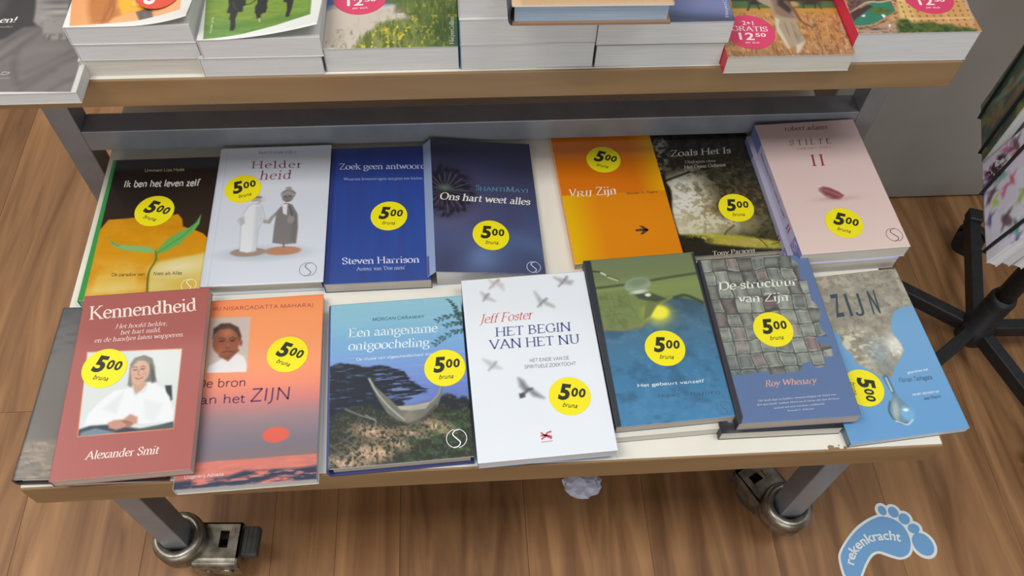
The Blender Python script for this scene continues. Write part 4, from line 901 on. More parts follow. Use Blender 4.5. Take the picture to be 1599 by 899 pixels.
def sp_swirl(so, w, h, th, sg):
    mesh_obj('label_patch', [(-w/2-.0004, -h/2+.001, .0005), (-w/2-.0004, -h/2+.03, .0005), (-w/2-.0004, -h/2+.03, th-.0005), (-w/2-.0004, -h/2+.001, th-.0005)], [(0, 1, 2, 3)], so, [flat((96, 118, 130), .5)])
book('book', 'light blue paperback with melting ice and a falling drop, at the right end', po, .0105, A, R, spine=(66, 92, 106), pages=PAGESW, sticker_at=(0.278, 0.707, -98), spine_print=sp_swirl)

# --- black paperback with a yellow tulip
po = (-0.3796, 0.6556, 0.0085, 0.1359, 0.2161, 0.0124, 0.0000, 0.0000); A, R = mk(po, 160)
A.vgrad([(0, (38, 32, 30)), (.3, (46, 38, 34)), (.6, (60, 46, 36)), (1, (60, 46, 36))])
tul = A.mpoly([(-0.105, 0.568), (0.036, 0.525), (0.091, 0.453), (0.216, 0.451), (0.355, 0.443), (0.524, 0.486), (0.638, 0.439), (0.7, 0.43), (0.746, 0.468), (0.765, 0.522), (0.885, 0.553), (0.952, 0.576), (1, 0.61), (1.037, 1.12), (0.008, 1.086)], 2)
A.vgrad([(.35, (206, 146, 26)), (.55, (212, 144, 22)), (.75, (214, 150, 30)), (.85, (220, 168, 60)), (1, (222, 180, 90))], tul)
n = A.fbm(5, 5, 4); A.put(tul*np.clip((n-.5)*4, 0, 1)*.4, (226, 170, 36)); A.put(tul*np.clip((A.fbm(3, 12, 9)-.52)*5, 0, 1)*.25, (190, 116, 20))
A.poly([(0.028, 0.695), (0.243, 0.701), (0.407, 0.743), (0.497, 0.793), (0.543, 0.854), (0.57, 0.959), (0.603, 1.106), (0.008, 1.086), (0.006, 0.813)], (214, 148, 34), 6); A.put(A.mpoly([(0.097, 0.721), (0.3, 0.739), (0.451, 0.792), (0.525, 0.9), (0.547, 1.037), (0.044, 1.021)], 20)*np.clip((n-.35)*3, 0, 1)*.75, (228, 196, 96))
A.poly([(0.558, 0.854), (0.573, 0.796), (0.625, 0.762), (0.773, 0.742), (1.011, 0.709), (1.051, 1.121), (0.609, 1.106)], (218, 196, 110), 6); A.put(A.mell(0.787, 0.803, 0.1716, 0.0624, -.1, 20)*.8, (236, 228, 190)); A.put(A.mell(0.309, 0.928, 0.2341, 0.0531, -.05, 14)*.55, (240, 224, 150))
A.put(A.mell(0.89, 0.923, 0.1092, 0.0468, soft=14)*.5, (214, 160, 40))
A.line([(0.582, 0.712), (0.579, 0.76), (0.549, 0.819), (0.549, 0.878), (0.565, 0.959), (0.577, 1.038)], (0.0125, 0.0187), (96, 108, 40), 2)
A.poly([(0.566, 0.697), (0.501, 0.695), (0.391, 0.684), (0.28, 0.671), (0.195, 0.644), (0.151, 0.61), (0.128, 0.575), (0.162, 0.606), (0.222, 0.63), (0.318, 0.643), (0.443, 0.649), (0.516, 0.661), (0.551, 0.677)], (132, 186, 116), 2)
A.poly([(0.128, 0.572), (0.155, 0.601), (0.206, 0.629), (0.256, 0.641), (0.226, 0.645), (0.175, 0.626)], (92, 160, 84), 2); A.poly([(0.582, 0.712), (0.582, 0.676), (0.648, 0.609), (0.745, 0.557), (0.818, 0.534), (0.873, 0.497), (0.908, 0.439), (0.906, 0.506), (0.87, 0.556), (0.816, 0.597), (0.751, 0.652), (0.668, 0.688), (0.61, 0.703)], (108, 176, 92), 2)
A.line([(0.585, 0.703), (0.687, 0.642), (0.796, 0.577), (0.889, 0.485)], 0.0062, (70, 140, 66), 2); A.line([(0.566, 0.687), (0.591, 0.749)], 0.0125, (84, 130, 60), 2)
A.put(A.mpoly([(-0.031, -0.015), (0.029, -0.013), (0.05, 1.021), (-0.006, 1.019)], 1), (62, 150, 76)); A.put((A.U < .03)*.0, (0, 0, 0))
R.t('Ummani Liza Hyde', [(0.315, 0.102), (0.679, 0.104), (0.312, 0.079)], (206, 190, 140), 'plain', bold=1.0)
R.t('Ik ben het leven zelf', [(0.156, 0.215), (0.84, 0.224), (0.15, 0.166)], (232, 228, 220), 'plain', bold=1.25, slant=.12)
R.t('De paradox van', [(0.235, 0.846), (0.515, 0.851), (0.231, 0.825)], (120, 88, 30), 'plain', bold=1.0, slant=.1); R.t('Niets als Alles', [(0.587, 0.851), (0.829, 0.854), (0.585, 0.829)], (120, 100, 50), 'plain', bold=1.0, slant=.1)
R.swirl(0.905, 0.924, .0085, (244, 240, 220), .0006)
def sp_green(so, w, h, th, sg): pass
book('book', 'black paperback with a yellow tulip and a green spine', po, .0118, A, R, spine=(60, 156, 84), pages=PAGESW, mat=GLOSS, sticker_at=(0.484, 0.402, -22, 1.06))

# --- white hardcover with two puppets
po = (-0.2380, 0.6640, 0.0133, 0.1398, 0.2144, 0.0205, 0.0000, 0.0000); A, R = mk(po, 150)
A.fill((212, 217, 226)); A.put((np.abs(A.U-.055) < .008)*.5, (188, 200, 220)); A.put((A.U < .03)*.3, (196, 206, 222))
A.ell(0.489, 0.796, 0.3675, 0.0703, (186, 196, 206), soft=8); A.ell(0.353, 0.784, 0.1502, 0.0463, (160, 140, 124), soft=1.5); A.ell(0.643, 0.784, 0.1534, 0.0463, (184, 134, 106), soft=1.5)
A.poly([(0.485, 0.565), (0.583, 0.474), (0.605, 0.496), (0.535, 0.55), (0.511, 0.59), (0.453, 0.582), (0.446, 0.553)], (150, 148, 148), 2)
A.poly([(0.301, 0.461), (0.352, 0.433), (0.422, 0.452), (0.463, 0.543), (0.434, 0.587), (0.412, 0.634), (0.419, 0.779), (0.344, 0.79), (0.276, 0.776), (0.263, 0.589), (0.229, 0.564), (0.266, 0.522)], (170, 174, 180), 3); A.poly([(0.305, 0.464), (0.352, 0.435), (0.419, 0.454), (0.46, 0.542), (0.431, 0.584), (0.409, 0.634), (0.414, 0.776), (0.344, 0.786), (0.28, 0.774), (0.267, 0.589), (0.234, 0.564), (0.269, 0.522)], (226, 228, 231), 2)
A.put(A.mpoly([(0.372, 0.458), (0.427, 0.46), (0.459, 0.556), (0.422, 0.586), (0.411, 0.712), (0.411, 0.778), (0.386, 0.78)], 5)*.5, (180, 184, 190)); A.put(A.mpoly([(0.235, 0.548), (0.279, 0.528), (0.294, 0.579), (0.261, 0.594)], 3)*.7, (164, 164, 166))
A.poly([(0.583, 0.474), (0.627, 0.439), (0.687, 0.455), (0.74, 0.525), (0.753, 0.619), (0.749, 0.737), (0.649, 0.741), (0.547, 0.727), (0.549, 0.612), (0.556, 0.519)], (128, 124, 122), 2); A.put(A.mpoly([(0.681, 0.482), (0.741, 0.539), (0.752, 0.646), (0.745, 0.731), (0.707, 0.722)], 5)*.4, (100, 96, 96))
A.poly([(0.6, 0.455), (0.645, 0.448), (0.648, 0.533), (0.614, 0.518)], (224, 224, 226), 1.5); A.ell(0.686, 0.564, 0.0304, 0.0479, (150, 142, 140), soft=2); A.line([(0.669, 0.468), (0.693, 0.537)], 0.0096, (80, 80, 82), 2)
A.ell(0.374, 0.409, 0.0511, 0.0511, (176, 170, 166), soft=2); A.ell(0.429, 0.405, 0.0224, 0.0320, (206, 206, 208), soft=3); A.ell(0.308, 0.401, 0.0256, 0.0288, (210, 210, 212), soft=3)
A.line([(0.339, 0.391), (0.411, 0.393)], 0.0080, (70, 70, 72), 2); A.ell(0.361, 0.43, 0.0352, 0.0112, (222, 222, 224), soft=2)
A.ell(0.645, 0.379, 0.0639, 0.0639, (152, 150, 150), soft=2); A.ell(0.644, 0.33, 0.0272, 0.0144, (150, 148, 148), soft=2); A.ell(0.643, 0.407, 0.0479, 0.0415, (132, 124, 120), soft=2); A.line([(0.583, 0.369), (0.642, 0.348), (0.708, 0.373)], 0.0080, (110, 110, 110), 2)
A.line([(0.613, 0.395), (0.629, 0.395)], 0.0064, (60, 60, 60), 2); A.line([(0.655, 0.393), (0.671, 0.394)], 0.0064, (60, 60, 60), 2); A.line([(0.629, 0.428), (0.659, 0.429)], 0.0064, (96, 70, 66), 2); A.line([(0.643, 0.401), (0.641, 0.415)], 0.0064, (104, 98, 94), 2)
A.line([(0.644, 0.736), (0.646, 0.756)], 0.0128, (120, 92, 80), 2); A.blob(0.48, 0.57, 0.0256, (190, 186, 184), .5)
R.t('NATHAN HILL', [(0.339, 0.054), (0.692, 0.059), (0.338, 0.036)], (124, 128, 140), bold=.9)
MR = (150, 92, 104)
R.t('Helder', [(0.292, 0.167), (0.758, 0.177), (0.289, 0.112)], MR, bold=1.0, space=1.3); R.t('heid', [(0.376, 0.257), (0.662, 0.261), (0.37, 0.19)], MR, bold=1.0, slant=.12, space=1.2)
R.swirl(0.867, 0.918, .0098, (110, 112, 120), .0006)
book('book', 'white hardcover showing two hand puppets holding hands', po, po[5], A, R, hard=True, spine=(206, 212, 222), back=(206, 210, 216), pages=PAGES, sticker_at=(0.238, 0.324, 14), mat=GLOSS)

# --- plain blue paperback
po = (-0.1053, 0.6618, 0.0132, 0.1253, 0.2134, 0.0174, 0.0000, 0.0000); A, R = mk(po, 110)
A.vgrad([(0, (42, 58, 128)), (.3, (46, 72, 150)), (.7, (48, 76, 152)), (1, (52, 76, 146))]); A.put(np.clip((A.fbm(14, 1.2, 3)-.45)*3, 0, 1)*.35, (60, 60, 120)); A.put(np.clip((A.fbm(10, 1, 13)-.5)*3, 0, 1)*.3, (54, 92, 170)); A.put((A.U < .05)*.5, (34, 46, 100))
WZ = (206, 214, 238)
R.t('Zoek geen antwoord', [(0.09, 0.169), (0.972, 0.189), (0.087, 0.123)], WZ, bold=1.1); R.t('Waarom levensvragen nergens toe leiden', [(0.139, 0.257), (0.934, 0.273), (0.138, 0.235)], (156, 176, 216), bold=1.0)
R.t('Steven Harrison', [(0.164, 0.868), (0.889, 0.879), (0.16, 0.824)], WZ, bold=1.15); R.t("Auteur van 'Doe niets'", [(0.302, 0.916), (0.757, 0.921), (0.3, 0.891)], (176, 192, 226), bold=1.0)
book('book', 'plain blue paperback with white serif lettering', po, po[5]-.0004, A, R, spine=(38, 52, 112), pages=PAGES, sticker_at=(0.599, 0.54, -6), mat=SATIN)

# --- dark blue paperback with a seed head (wedge shaped: its spine stands higher than its fore edge)
po = (0.0270, 0.6663, 0.0244, 0.1316, 0.2105, 0.0195, 0.0066, -0.1389); A, R = mk(po, 150)
A.vgrad([(0, (60, 62, 86)), (.2, (58, 62, 92)), (.45, (66, 72, 104)), (.7, (72, 84, 122)), (1, (70, 78, 112))])
n = A.fbm(3, 3, 5); A.put(np.clip((n-.5)*3, 0, 1)*.4, (74, 60, 92)); A.put(A.mell(0.896, 0.226, 0.2023, 0.1517, soft=40)*.45, (48, 48, 62)); A.blob(0.153, 0.542, 0.3203, (112, 100, 130), .5)
A.blob(0.421, 0.882, 0.1854, (112, 138, 184), .65); A.blob(0.745, 0.8, 0.2529, (84, 114, 158), .4, ry=0.1011); A.line([(0.688, 0.724), (0.884, 0.771), (1.02, 0.87)], 0.0506, (96, 120, 160), 26, .4); A.put(A.mpoly([(0.001, 0.891), (0.281, 0.81), (0.382, 0.783), (0.238, 0.935), (0.073, 1.01), (-0.006, 1.012)], 30)*.4, (62, 60, 84))
hx, hy = [(0.12, 0.408)][0]
random.seed(3)
A.ell(hx, hy, 0.2192, 0.2360, (40, 38, 50), soft=44, a=.92); A.put(A.mell(hx, hy, 0.2529, 0.2697, soft=24)*np.clip((A.fbm(26, 26, 71)-.45)*6, 0, 1)*.7, (34, 32, 42))
for k in range(64):
    a_ = k/64*2*math.pi+random.uniform(-.05, .05); r_ = random.uniform(.20, .29)
    A.line([(hx+.06*math.cos(a_), hy+.05*math.sin(a_)/A.asp*1.2), (hx+r_*math.cos(a_)*.98, hy+r_*1.05*math.sin(a_)/A.asp)], (0.0051, 0.0118), (30, 28, 38) if k % 3 else (126, 124, 134), 2, .8, sm=False)
    if k % 2: A.ell(hx+r_*math.cos(a_), hy+r_*1.05*math.sin(a_)/A.asp, 0.0253, 0.0135, (30, 28, 36), rot=a_+.5, soft=4, a=.85)
A.ell(hx, hy-.02, 0.0573, 0.0371, (92, 112, 98), soft=8)
R.t('S', [(0.419, 0.398), (0.45, 0.399), (0.424, 0.354)], (92, 150, 176), bold=1.0); R.t('HANTI', [(0.457, 0.401), (0.7, 0.4), (0.46, 0.37)], (92, 150, 176), bold=1.0); R.t('M', [(0.71, 0.401), (0.787, 0.401), (0.715, 0.362)], (92, 150, 176)); R.t('AYI', [(0.79, 0.401), (0.923, 0.402), (0.794, 0.373)], (92, 150, 176))
R.t('Ons hart weet alles', [(0.07, 0.478), (0.923, 0.497), (0.08, 0.426)], (232, 230, 222), bold=1.25, slant=.1)
R.swirl(0.891, 0.952, .0082, (196, 206, 224), .0007)
slope = po[7]; wedge_pose = (po[0], po[1], po[2], po[3]*math.cos(slope), po[4], po[5], 0, 0)
A.w = R.w = wedge_pose[3]
hb = book('book', 'dark blue paperback with a dark seed head, its spine side standing high', wedge_pose, po[5]-.0002, A, R, spine=(150, 170, 206), pages=PAGESW, sticker_at=None, zf=lambda x, y: slope*x)
_w = wedge_pose[3]
for o in hb.children:
    if o.name.startswith('page_block'):
        for v in o.data.vertices:
            if v.co.z > .01: v.co.z += slope*v.co.x-.0002
    if o.name.startswith('spine'):
        for v in o.data.vertices:
            if v.co.z > .01: v.co.z += slope*v.co.x-.0001
            else: v.co.x -= .010; v.co.z = .0178
        s_ = o
    if o.name.startswith('back_cover'):
        pass
u_, v_ = 0.525, 0.735
st_ = sticker(hb, (u_-.5)*_w, (.5-v_)*po[4], po[5]+slope*(u_-.5)*_w+.0003, -3); st_.rotation_euler = Matrix.Rotation(-math.atan(slope), 4, 'Y').to_euler(); st_.rotation_euler.rotate_axis('Z', math.radians(-3))
mesh_obj('label_patch', [(-_w/2-.0101, -.1045, .0182), (-_w/2-.0101, -.076, .0182), (-_w/2-.0008, -.076, .0272), (-_w/2-.0008, -.1045, .0272)], [(0, 1, 2, 3)], s_, [flat((84, 96, 150), .5)])

# --- orange glossy paperback
po = (0.1920, 0.6837, 0.0590, 0.1339, 0.2095, 0.0110, 0.0000, 0.0000); A, R = mk(po, 120)
dn = A.mpoly([(-0.325, 0.482), (1.034, 0.507), (1.062, 1.032), (-0.44, 1.049)], 1)
k_ = np.clip((A.U-.75)*4, 0, 1); A.C = np.array([218, 116, 20])*(1-k_[..., None])+np.array([232, 170, 16])*k_[..., None]
k_ = np.clip((.33-A.U)*3.4, 0, 1); lo = np.array([224, 136, 22])*(1-k_[..., None])+np.array([230, 178, 18])*k_[..., None]
A.C = A.C*(1-dn[..., None])+lo*dn[..., None]
R.t('V', [(0.07, 0.501), (0.134, 0.5), (0.081, 0.444)], (240, 232, 210), bold=1.2); R.t('RIJ', [(0.139, 0.503), (0.285, 0.504), (0.147, 0.462)], (240, 232, 210), bold=1.1, slant=.05); R.t('Zijn', [(0.326, 0.504), (0.522, 0.506), (0.337, 0.442)], (240, 232, 210), bold=1.2)
R.t('Wolter A. Keers', [(0.615, 0.517), (0.916, 0.523), (0.618, 0.497)], (120, 64, 20), 'plain', bold=.9, slant=.12)
DB = (84, 58, 30)
R.poly([(0.619, 0.785), (0.688, 0.782), (0.661, 0.761), (0.694, 0.763), (0.746, 0.796), (0.68, 0.826), (0.65, 0.824), (0.685, 0.802), (0.617, 0.8)], DB); R.poly([(0.692, 0.79), (0.72, 0.789), (0.713, 0.781), (0.739, 0.796), (0.707, 0.81), (0.717, 0.799), (0.689, 0.799)], (196, 186, 164))
book('book', 'glossy orange paperback with a small arrow, partly under the cross rail', po, .0112, A, R, spine=(232, 170, 110), pages=PAGES, sticker_at=(0.477, 0.223, -22), mat=GLOSS)

# --- dark woodland paperback
po = (0.3241, 0.6877, 0.0443, 0.1321, 0.2085, 0.0100, 0.0000, 0.0000); A, R = mk(po, 160)
n = A.fbm(12, 14, 3, 5); n2 = A.fbm(34, 36, 9, 4)
A.vgrad([(0, (30, 28, 26)), (.4, (44, 42, 32)), (.7, (70, 62, 40)), (.82, (96, 90, 44)), (1, (40, 36, 28))])
A.put(np.clip((n-.45)*5, 0, 1)*.6, (60, 58, 44)); A.put(np.clip((n2-.55)*6, 0, 1)*.5*(A.V > .1), (88, 84, 62)); A.put(np.clip((A.fbm(20, 22, 66)-.56)*6, 0, 1)*.7*(A.V > .3), (28, 30, 24))
sky = np.clip(A.mell(0.183, 0.602, 0.2343, 0.3124, .3, 50)*1.1+A.mell(0.236, 0.774, 0.2811, 0.0937, 0, 40)*.8+(n-.55)*1.4*A.mell(0.306, 0.583, 0.4686, 0.4061, 0, 60), 0, 1)
A.put(np.clip(sky*1.5, 0, 1), (200, 194, 164)); A.put(np.clip(A.mell(0.146, 0.575, 0.1718, 0.2343, .3, 40)*1.2, 0, 1)*np.clip((n2-.3)*6, .8, 1), (222, 219, 208)); A.put(A.mell(0.236, 0.774, 0.2968, 0.0859, 0, 40)*.8, (214, 208, 178))
A.put(np.clip((n2-.46)*8, 0, 1)*A.mell(0.506, 0.668, 0.3905, 0.2343, 0, 60)*.8, (134, 114, 66)); A.put(np.clip((n-.5)*7, 0, 1)*A.mell(0.48, 0.492, 0.3124, 0.1093, 0, 40)*.85, (62, 56, 38))
A.put(A.mpoly([(-0.011, 0.064), (0.17, 0.06), (0.102, 0.265), (-0.004, 0.247)], 14)*np.clip((n2-.42)*6, 0, 1), (150, 144, 132))
md = A.mpoly([(0.034, 0.834), (0.317, 0.843), (0.608, 0.871), (0.973, 0.937), (0.979, 0.99), (0.715, 0.975), (0.286, 0.927), (0.092, 0.884)], 6); A.put(md, (170, 162, 60)); A.put(md*np.clip((n2-.5)*5, 0, 1)*.6, (196, 190, 90))
A.put(A.mpoly([(0.019, 0.833), (0.159, 0.864), (0.318, 0.919), (0.715, 0.975), (1.004, 1.002), (0.953, 1.113), (-0.086, 1.056)], 6)*.92, (38, 34, 28)); A.put(A.mell(0.169, 0.876, 0.1406, 0.0406, .2, 8)*(n2 > .42)*.9, (30, 30, 20)); A.put(A.mell(0.646, 0.925, 0.1093, 0.0141, .05, 8)*.6, (196, 150, 120))
A.line([(0.004, 0.22), (0.076, 0.197), (0.177, 0.135), (0.204, 0.054)], 0.0281, (36, 32, 28), 4); A.line([(0.294, 0.354), (0.207, 0.375), (0.088, 0.401), (0.018, 0.423)], 0.0219, (30, 28, 24), 3); A.line([(-0.002, 0.14), (-0.003, 0.39), (0.042, 0.494), (0, 0.665), (0.005, 0.832), (0.023, 0.994)], 0.0469, (28, 26, 24), 4); A.put(A.mpoly([(-0.124, 0.01), (0.007, 0.058), (0.044, 0.393), (0, 0.665), (0.005, 0.832), (0.019, 1.005), (-0.488, 1.033)], 3), (30, 28, 24)); A.put(A.mpoly([(-0.037, 0.097), (0.11, 0.091), (0.029, 0.379), (-0.017, 0.338)], 10)*np.clip((n2-.48)*9, 0, 1)*.8, (150, 146, 134))
A.line([(0.303, 0.766), (0.278, 0.835)], 0.0187, (150, 144, 110), 4); A.line([(0.579, 0.793), (0.486, 0.835), (0.463, 0.857)], 0.0094, (60, 56, 30), 3); A.line([(0.729, 0.872), (0.796, 0.928), (0.823, 0.97)], 0.0062, (50, 40, 30), 2); A.line([(1.008, 0.828), (0.961, 0.931), (0.877, 0.95)], 0.0062, (70, 40, 34), 2)
TZ = (210, 206, 196)
R.t('Zoals Het Is', [(0.153, 0.218), (0.768, 0.22), (0.169, 0.167)], TZ, bold=1.05); R.t('Dialogen over', [(0.276, 0.282), (0.594, 0.286), (0.284, 0.259)], (164, 160, 146), bold=1.0); R.t('Het Open Geheim', [(0.256, 0.326), (0.674, 0.327), (0.265, 0.3)], (186, 182, 168), bold=1.0); R.t('Tony Parsons', [(0.287, 1.002), (0.69, 0.999), (0.296, 0.971)], (206, 200, 186), bold=1.1)
book('book', 'dark woodland paperback with sunlight between trees', po, .0098, A, R, spine=(40, 38, 34), pages=PAGES, sticker_at=(0.648, 0.662, -4), mat=SATIN)

# --- pale pink paperback (two copies)
po = (0.4587, 0.6666, 0.0480, 0.1342, 0.2110, 0.0397, 0.0000, 0.0000); A, R = mk(po, 130)
A.vgrad([(0, (206, 178, 176)), (.3, (216, 190, 184)), (1, (224, 200, 190))])
A.blob(0.513, 0.622, 0.1818, (176, 146, 142), .6, ry=0.0264); A.poly([(0.381, 0.539), (0.431, 0.526), (0.49, 0.539), (0.556, 0.572), (0.599, 0.609), (0.569, 0.623), (0.481, 0.62), (0.416, 0.588)], (136, 74, 78), 3); A.line([(0.405, 0.545), (0.489, 0.574), (0.569, 0.61)], 0.0165, (176, 118, 118), 4, .8); A.line([(0.569, 0.623), (0.602, 0.609)], 0.0099, (236, 216, 210), 2); A.line([(0.377, 0.554), (0.438, 0.61), (0.528, 0.626)], 0.0083, (110, 62, 68), 3, .8)
R.t('robert adams', [(0.275, 0.066), (0.703, 0.071), (0.289, 0.029)], (112, 84, 92), bold=1.0)
R.t('STILTE', [(0.27, 0.187), (0.706, 0.193), (0.283, 0.145)], (124, 84, 92), bold=1.0, space=1.9); R.t('VAN HET HART', [(0.319, 0.226), (0.667, 0.228), (0.323, 0.212)], (150, 112, 114), bold=1.0, space=1.6); R.t('II', [(0.409, 0.362), (0.564, 0.363), (0.427, 0.277)], (146, 56, 66), bold=1.1, space=1.6)
R.swirl(0.898, 0.912, .0098, (92, 74, 80), .0006)
def sp_lilac(so, w, h, th, sg):
    X = -w/2-.0005
    def rect(y0, y1, c, nm): mesh_obj(nm, [(X, y0, .0004), (X, y1, .0004), (X, y1, th-.0004), (X, y0, th-.0004)], [(0, 1, 2, 3)], so, [flat(c, .5)])
    rect(h/2-.034, h/2-.0002, (112, 124, 178), 'label_patch'); rect(-h/2+.0002, -h/2+.028, (132, 128, 192), 'label_patch')
    P_ = Print(.2, .02)
    P_.t('Robert Adams STILTE VAN HET HART', [(.18, .62), (.72, .62), (.18, .36)], (92, 88, 110), 'serif'); P_.t('II', [(.77, .74), (.82, .74), (.77, .26)], (150, 60, 84), bold=1.1)
    P_.swirl(.93, .5, .006, (220, 220, 240), .0006)
    V = [(X-.0001, -x, th/2+y) for x, y in P_.V]
    mesh_obj('spine_print', V, P_.F, so, P_.M, P_.I)
book('book', 'pale pink paperback with a single petal, top copy at the right end', po, .0198, A, R, spine=(190, 186, 214), pages=PAGES, sticker_at=(0.486, 0.803, -24, 1.02), spine_print=sp_lilac)
p2 = (po[0]-.0065, po[1]-.002, po[2]-.006, po[3], po[4], .0200, 0, 0)
book('book', 'lower copy of the pale pink paperback, showing only its lilac spine', p2, .0199, plain(p2[3], p2[4], (184, 180, 208)), None, spine=(186, 184, 212), pages=PAGES, spine_print=sp_lilac)

# ================================================================ stacks on the higher table
ZB = UP-SH   # poses below are given above the lower shelf
def gratis(R, u, v, rx, ry, k, top=True):
    R.disc(u, v, rx, ry, (206, 66, 100))
def round_offer(parent, x, y, z, s, rot, label_red=(208, 62, 100), kind='offer'):
    n = 48; r = .0255
    q = BM(); q.cyl((0, 0, 0), (0, 0, .0002), r, n=n); o = q.obj('price_sticker', parent, [flat(label_red, .45)])
    for f in o.data.polygons: f.use_smooth = False
    o.location = (x, y, z); o.rotation_euler = (0, 0, math.radians(rot)); o.scale = (s, s, 1)
    P_ = Print(2*r, 2*r); Wc = (240, 222, 222)
    if kind == 'offer':
        P_.t('2+1', [(.38, .30), (.60, .30), (.38, .18)], Wc, 'sans', bold=.01); P_.t('GRATIS', [(.14, .48), (.86, .48), (.14, .34)], Wc, bold=1.2)
        P_.t('12', [(.26, .74), (.56, .74), (.26, .54)], Wc, 'sans', bold=.02); P_.t('50', [(.59, .64), (.80, .64), (.59, .54)], Wc, 'sans', bold=.02); P_.t('per stuk', [(.36, .84), (.64, .84), (.36, .79)], Wc, 'plain')
    else:
        P_.t('8', [(.18, .78), (.46, .78), (.18, .30)], Wc, 'sans', bold=.04); P_.t('.99', [(.48, .52), (.84, .52), (.50, .30)], Wc, 'sans', bold=.03)
    P_.obj('price_print', o, .0004)
    return o
def pl_book(label, x0, x1, yf, zt, th, a=0, h=.205, cov=(206, 204, 200), spine=(200, 198, 194), pages=PAGESW, group=None, **kw):
    kw.setdefault('back', (196, 194, 190)); w = x1-x0; po = ((x0+x1)/2, yf+h/2, a, w, h, zt, 0, 0)
    return book('book', label, po, th-.0002, plain(w, h, cov), None, spine=spine, pages=pages, group=group, **kw)

po = (-0.4570, 0.7520, 0.0000, 0.1500, 0.2050, 0.2350, 0.0000, 0.0000); A, R = mk(po, 170)
A.fill((44, 40, 40)); n = A.fbm(5, 5, 3); n2 = A.fbm(20, 20, 8)
bust = A.mpoly([(0.312, 0.631), (0.405, 0.59), (0.452, 0.547), (0.495, 0.513), (0.579, 0.507), (0.676, 0.517), (0.771, 0.519), (0.884, 0.53), (1.019, 0.832), (1.031, 1.025), (0.218, 1.005), (0.127, 0.778)], 6)
A.put(bust, (104, 96, 94)); A.put(bust*np.clip((n-.45)*3, 0, 1)*.5, (122, 114, 110))
for l_, w_ in (([(0.387, 0.667), (0.452, 0.591), (0.589, 0.515)], 30), ([(0.418, 0.752), (0.503, 0.67), (0.619, 0.533)], 22), ([(0.628, 0.92), (0.761, 0.826), (0.944, 0.731)], 26), ([(0.635, 0.856), (0.775, 0.777), (0.877, 0.712)], 16), ([(0.518, 0.712), (0.533, 0.821), (0.596, 0.935)], 20), ([(0.821, 0.988), (0.898, 0.927), (0.991, 0.889)], 22), ([(0.62, 0.984), (0.72, 0.906), (0.809, 0.836)], 16)):
    A.line(l_, w_/900, (68, 62, 62), 12, .7)
for l_, w_ in (([(0.403, 0.71), (0.48, 0.628), (0.6, 0.524)], 16), ([(0.619, 0.896), (0.754, 0.805), (0.897, 0.729)], 14), ([(0.542, 0.738), (0.624, 0.689), (0.82, 0.677)], 34)):
    A.line(l_, w_/900, (132, 124, 120), 16, .45)
A.poly([(0.493, 0.256), (0.52, 0.35), (0.538, 0.433), (0.544, 0.469), (0.585, 0.501), (0.621, 0.515), (0.645, 0.569), (0.67, 0.596), (0.731, 0.614), (0.815, 0.612), (0.794, 0.519), (0.769, 0.41), (0.733, 0.242)], (136, 130, 126), 4)
A.put(A.mell(0.667, 0.49, 0.0624, 0.0468, soft=10)*np.clip((n2-.42)*5, 0, 1)*.8, (92, 86, 84)); A.ell(0.675, 0.314, 0.0780, 0.0203, (78, 72, 72), soft=8); A.ell(0.694, 0.374, 0.0670, 0.0109, (84, 78, 76), soft=5); A.ell(0.7, 0.392, 0.0577, 0.0156, (162, 156, 150), soft=6); A.blob(0.602, 0.434, 0.0390, (160, 154, 150), .6); A.ell(0.719, 0.428, 0.0468, 0.0078, (104, 98, 96), soft=6); A.put(A.mpoly([(0.646, 0.569), (0.8, 0.564), (0.824, 0.617), (0.676, 0.613)], 6)*np.clip((A.fbm(30, 6, 5)-.45)*5, 0, 1)*.8, (70, 64, 64))
A.poly([(0.201, 0.288), (0.305, 0.29), (0.304, 0.373), (0.256, 0.436)], (84, 84, 82), 14, .7)
A.put(A.mpoly([(0.06, 0.974), (0.965, 0.997), (0.964, 0.798), (1.117, 0.802), (1.193, 1.076), (0.091, 1.048)], 1), (202, 202, 196)); A.put(A.mpoly([(0.965, 0.998), (0.971, 0.823), (0.968, 0.748), (1.103, 0.751), (1.193, 1.076), (0.986, 1.071)], 1.2), (198, 198, 190))
R.t('en!', [(0.312, 0.473), (0.421, 0.472), (0.304, 0.43)], (226, 222, 216), slant=.25, bold=1.3); R.t('Schwaller', [(0.276, 0.511), (0.418, 0.513), (0.272, 0.497)], (160, 156, 152), slant=.25)
R.stroke([(0.466, 0.868), (0.475, 0.846), (0.498, 0.848), (0.517, 0.851), (0.503, 0.862), (0.474, 0.865)], .0006, (206, 204, 200)); R.t('uitgevers', [(0.447, 0.893), (0.535, 0.894), (0.444, 0.885)], (190, 188, 184))
book('book', 'dark paperback with a grey stone bust, overhanging the left front corner', po, .0148, A, R, spine=(190, 190, 184), pages=PAGESW, mat=SATIN)

# stack of orange-covered books
po = (-0.3235, 0.7905, 0.0000, 0.1210, 0.2050, 0.2835, 0.0000, 0.0000); A, R = mk(po, 150)
A.fill((224, 154, 92)); n = A.fbm(5, 5, 5); A.put(np.clip((n-.45)*3, 0, 1)*.4, (232, 168, 110))
A.poly([(0.302, 0.597), (0.546, 0.601), (0.64, 0.869), (0.534, 0.893), (0.428, 0.918), (0.38, 0.858)], (232, 172, 34), 6)
A.poly([(0.074, 0.594), (0.309, 0.598), (0.376, 0.845), (0.428, 0.918), (0.38, 0.943), (0.351, 0.979), (0.211, 0.978), (0.155, 0.88)], (188, 112, 46), 8); A.put(A.mpoly([(0.096, 0.594), (0.295, 0.597), (0.38, 0.858), (0.416, 0.924), (0.295, 0.98), (0.223, 0.972)], 8)*np.clip((A.fbm(26, 4, 8)-.45)*5, 0, 1)*.6, (150, 84, 34))
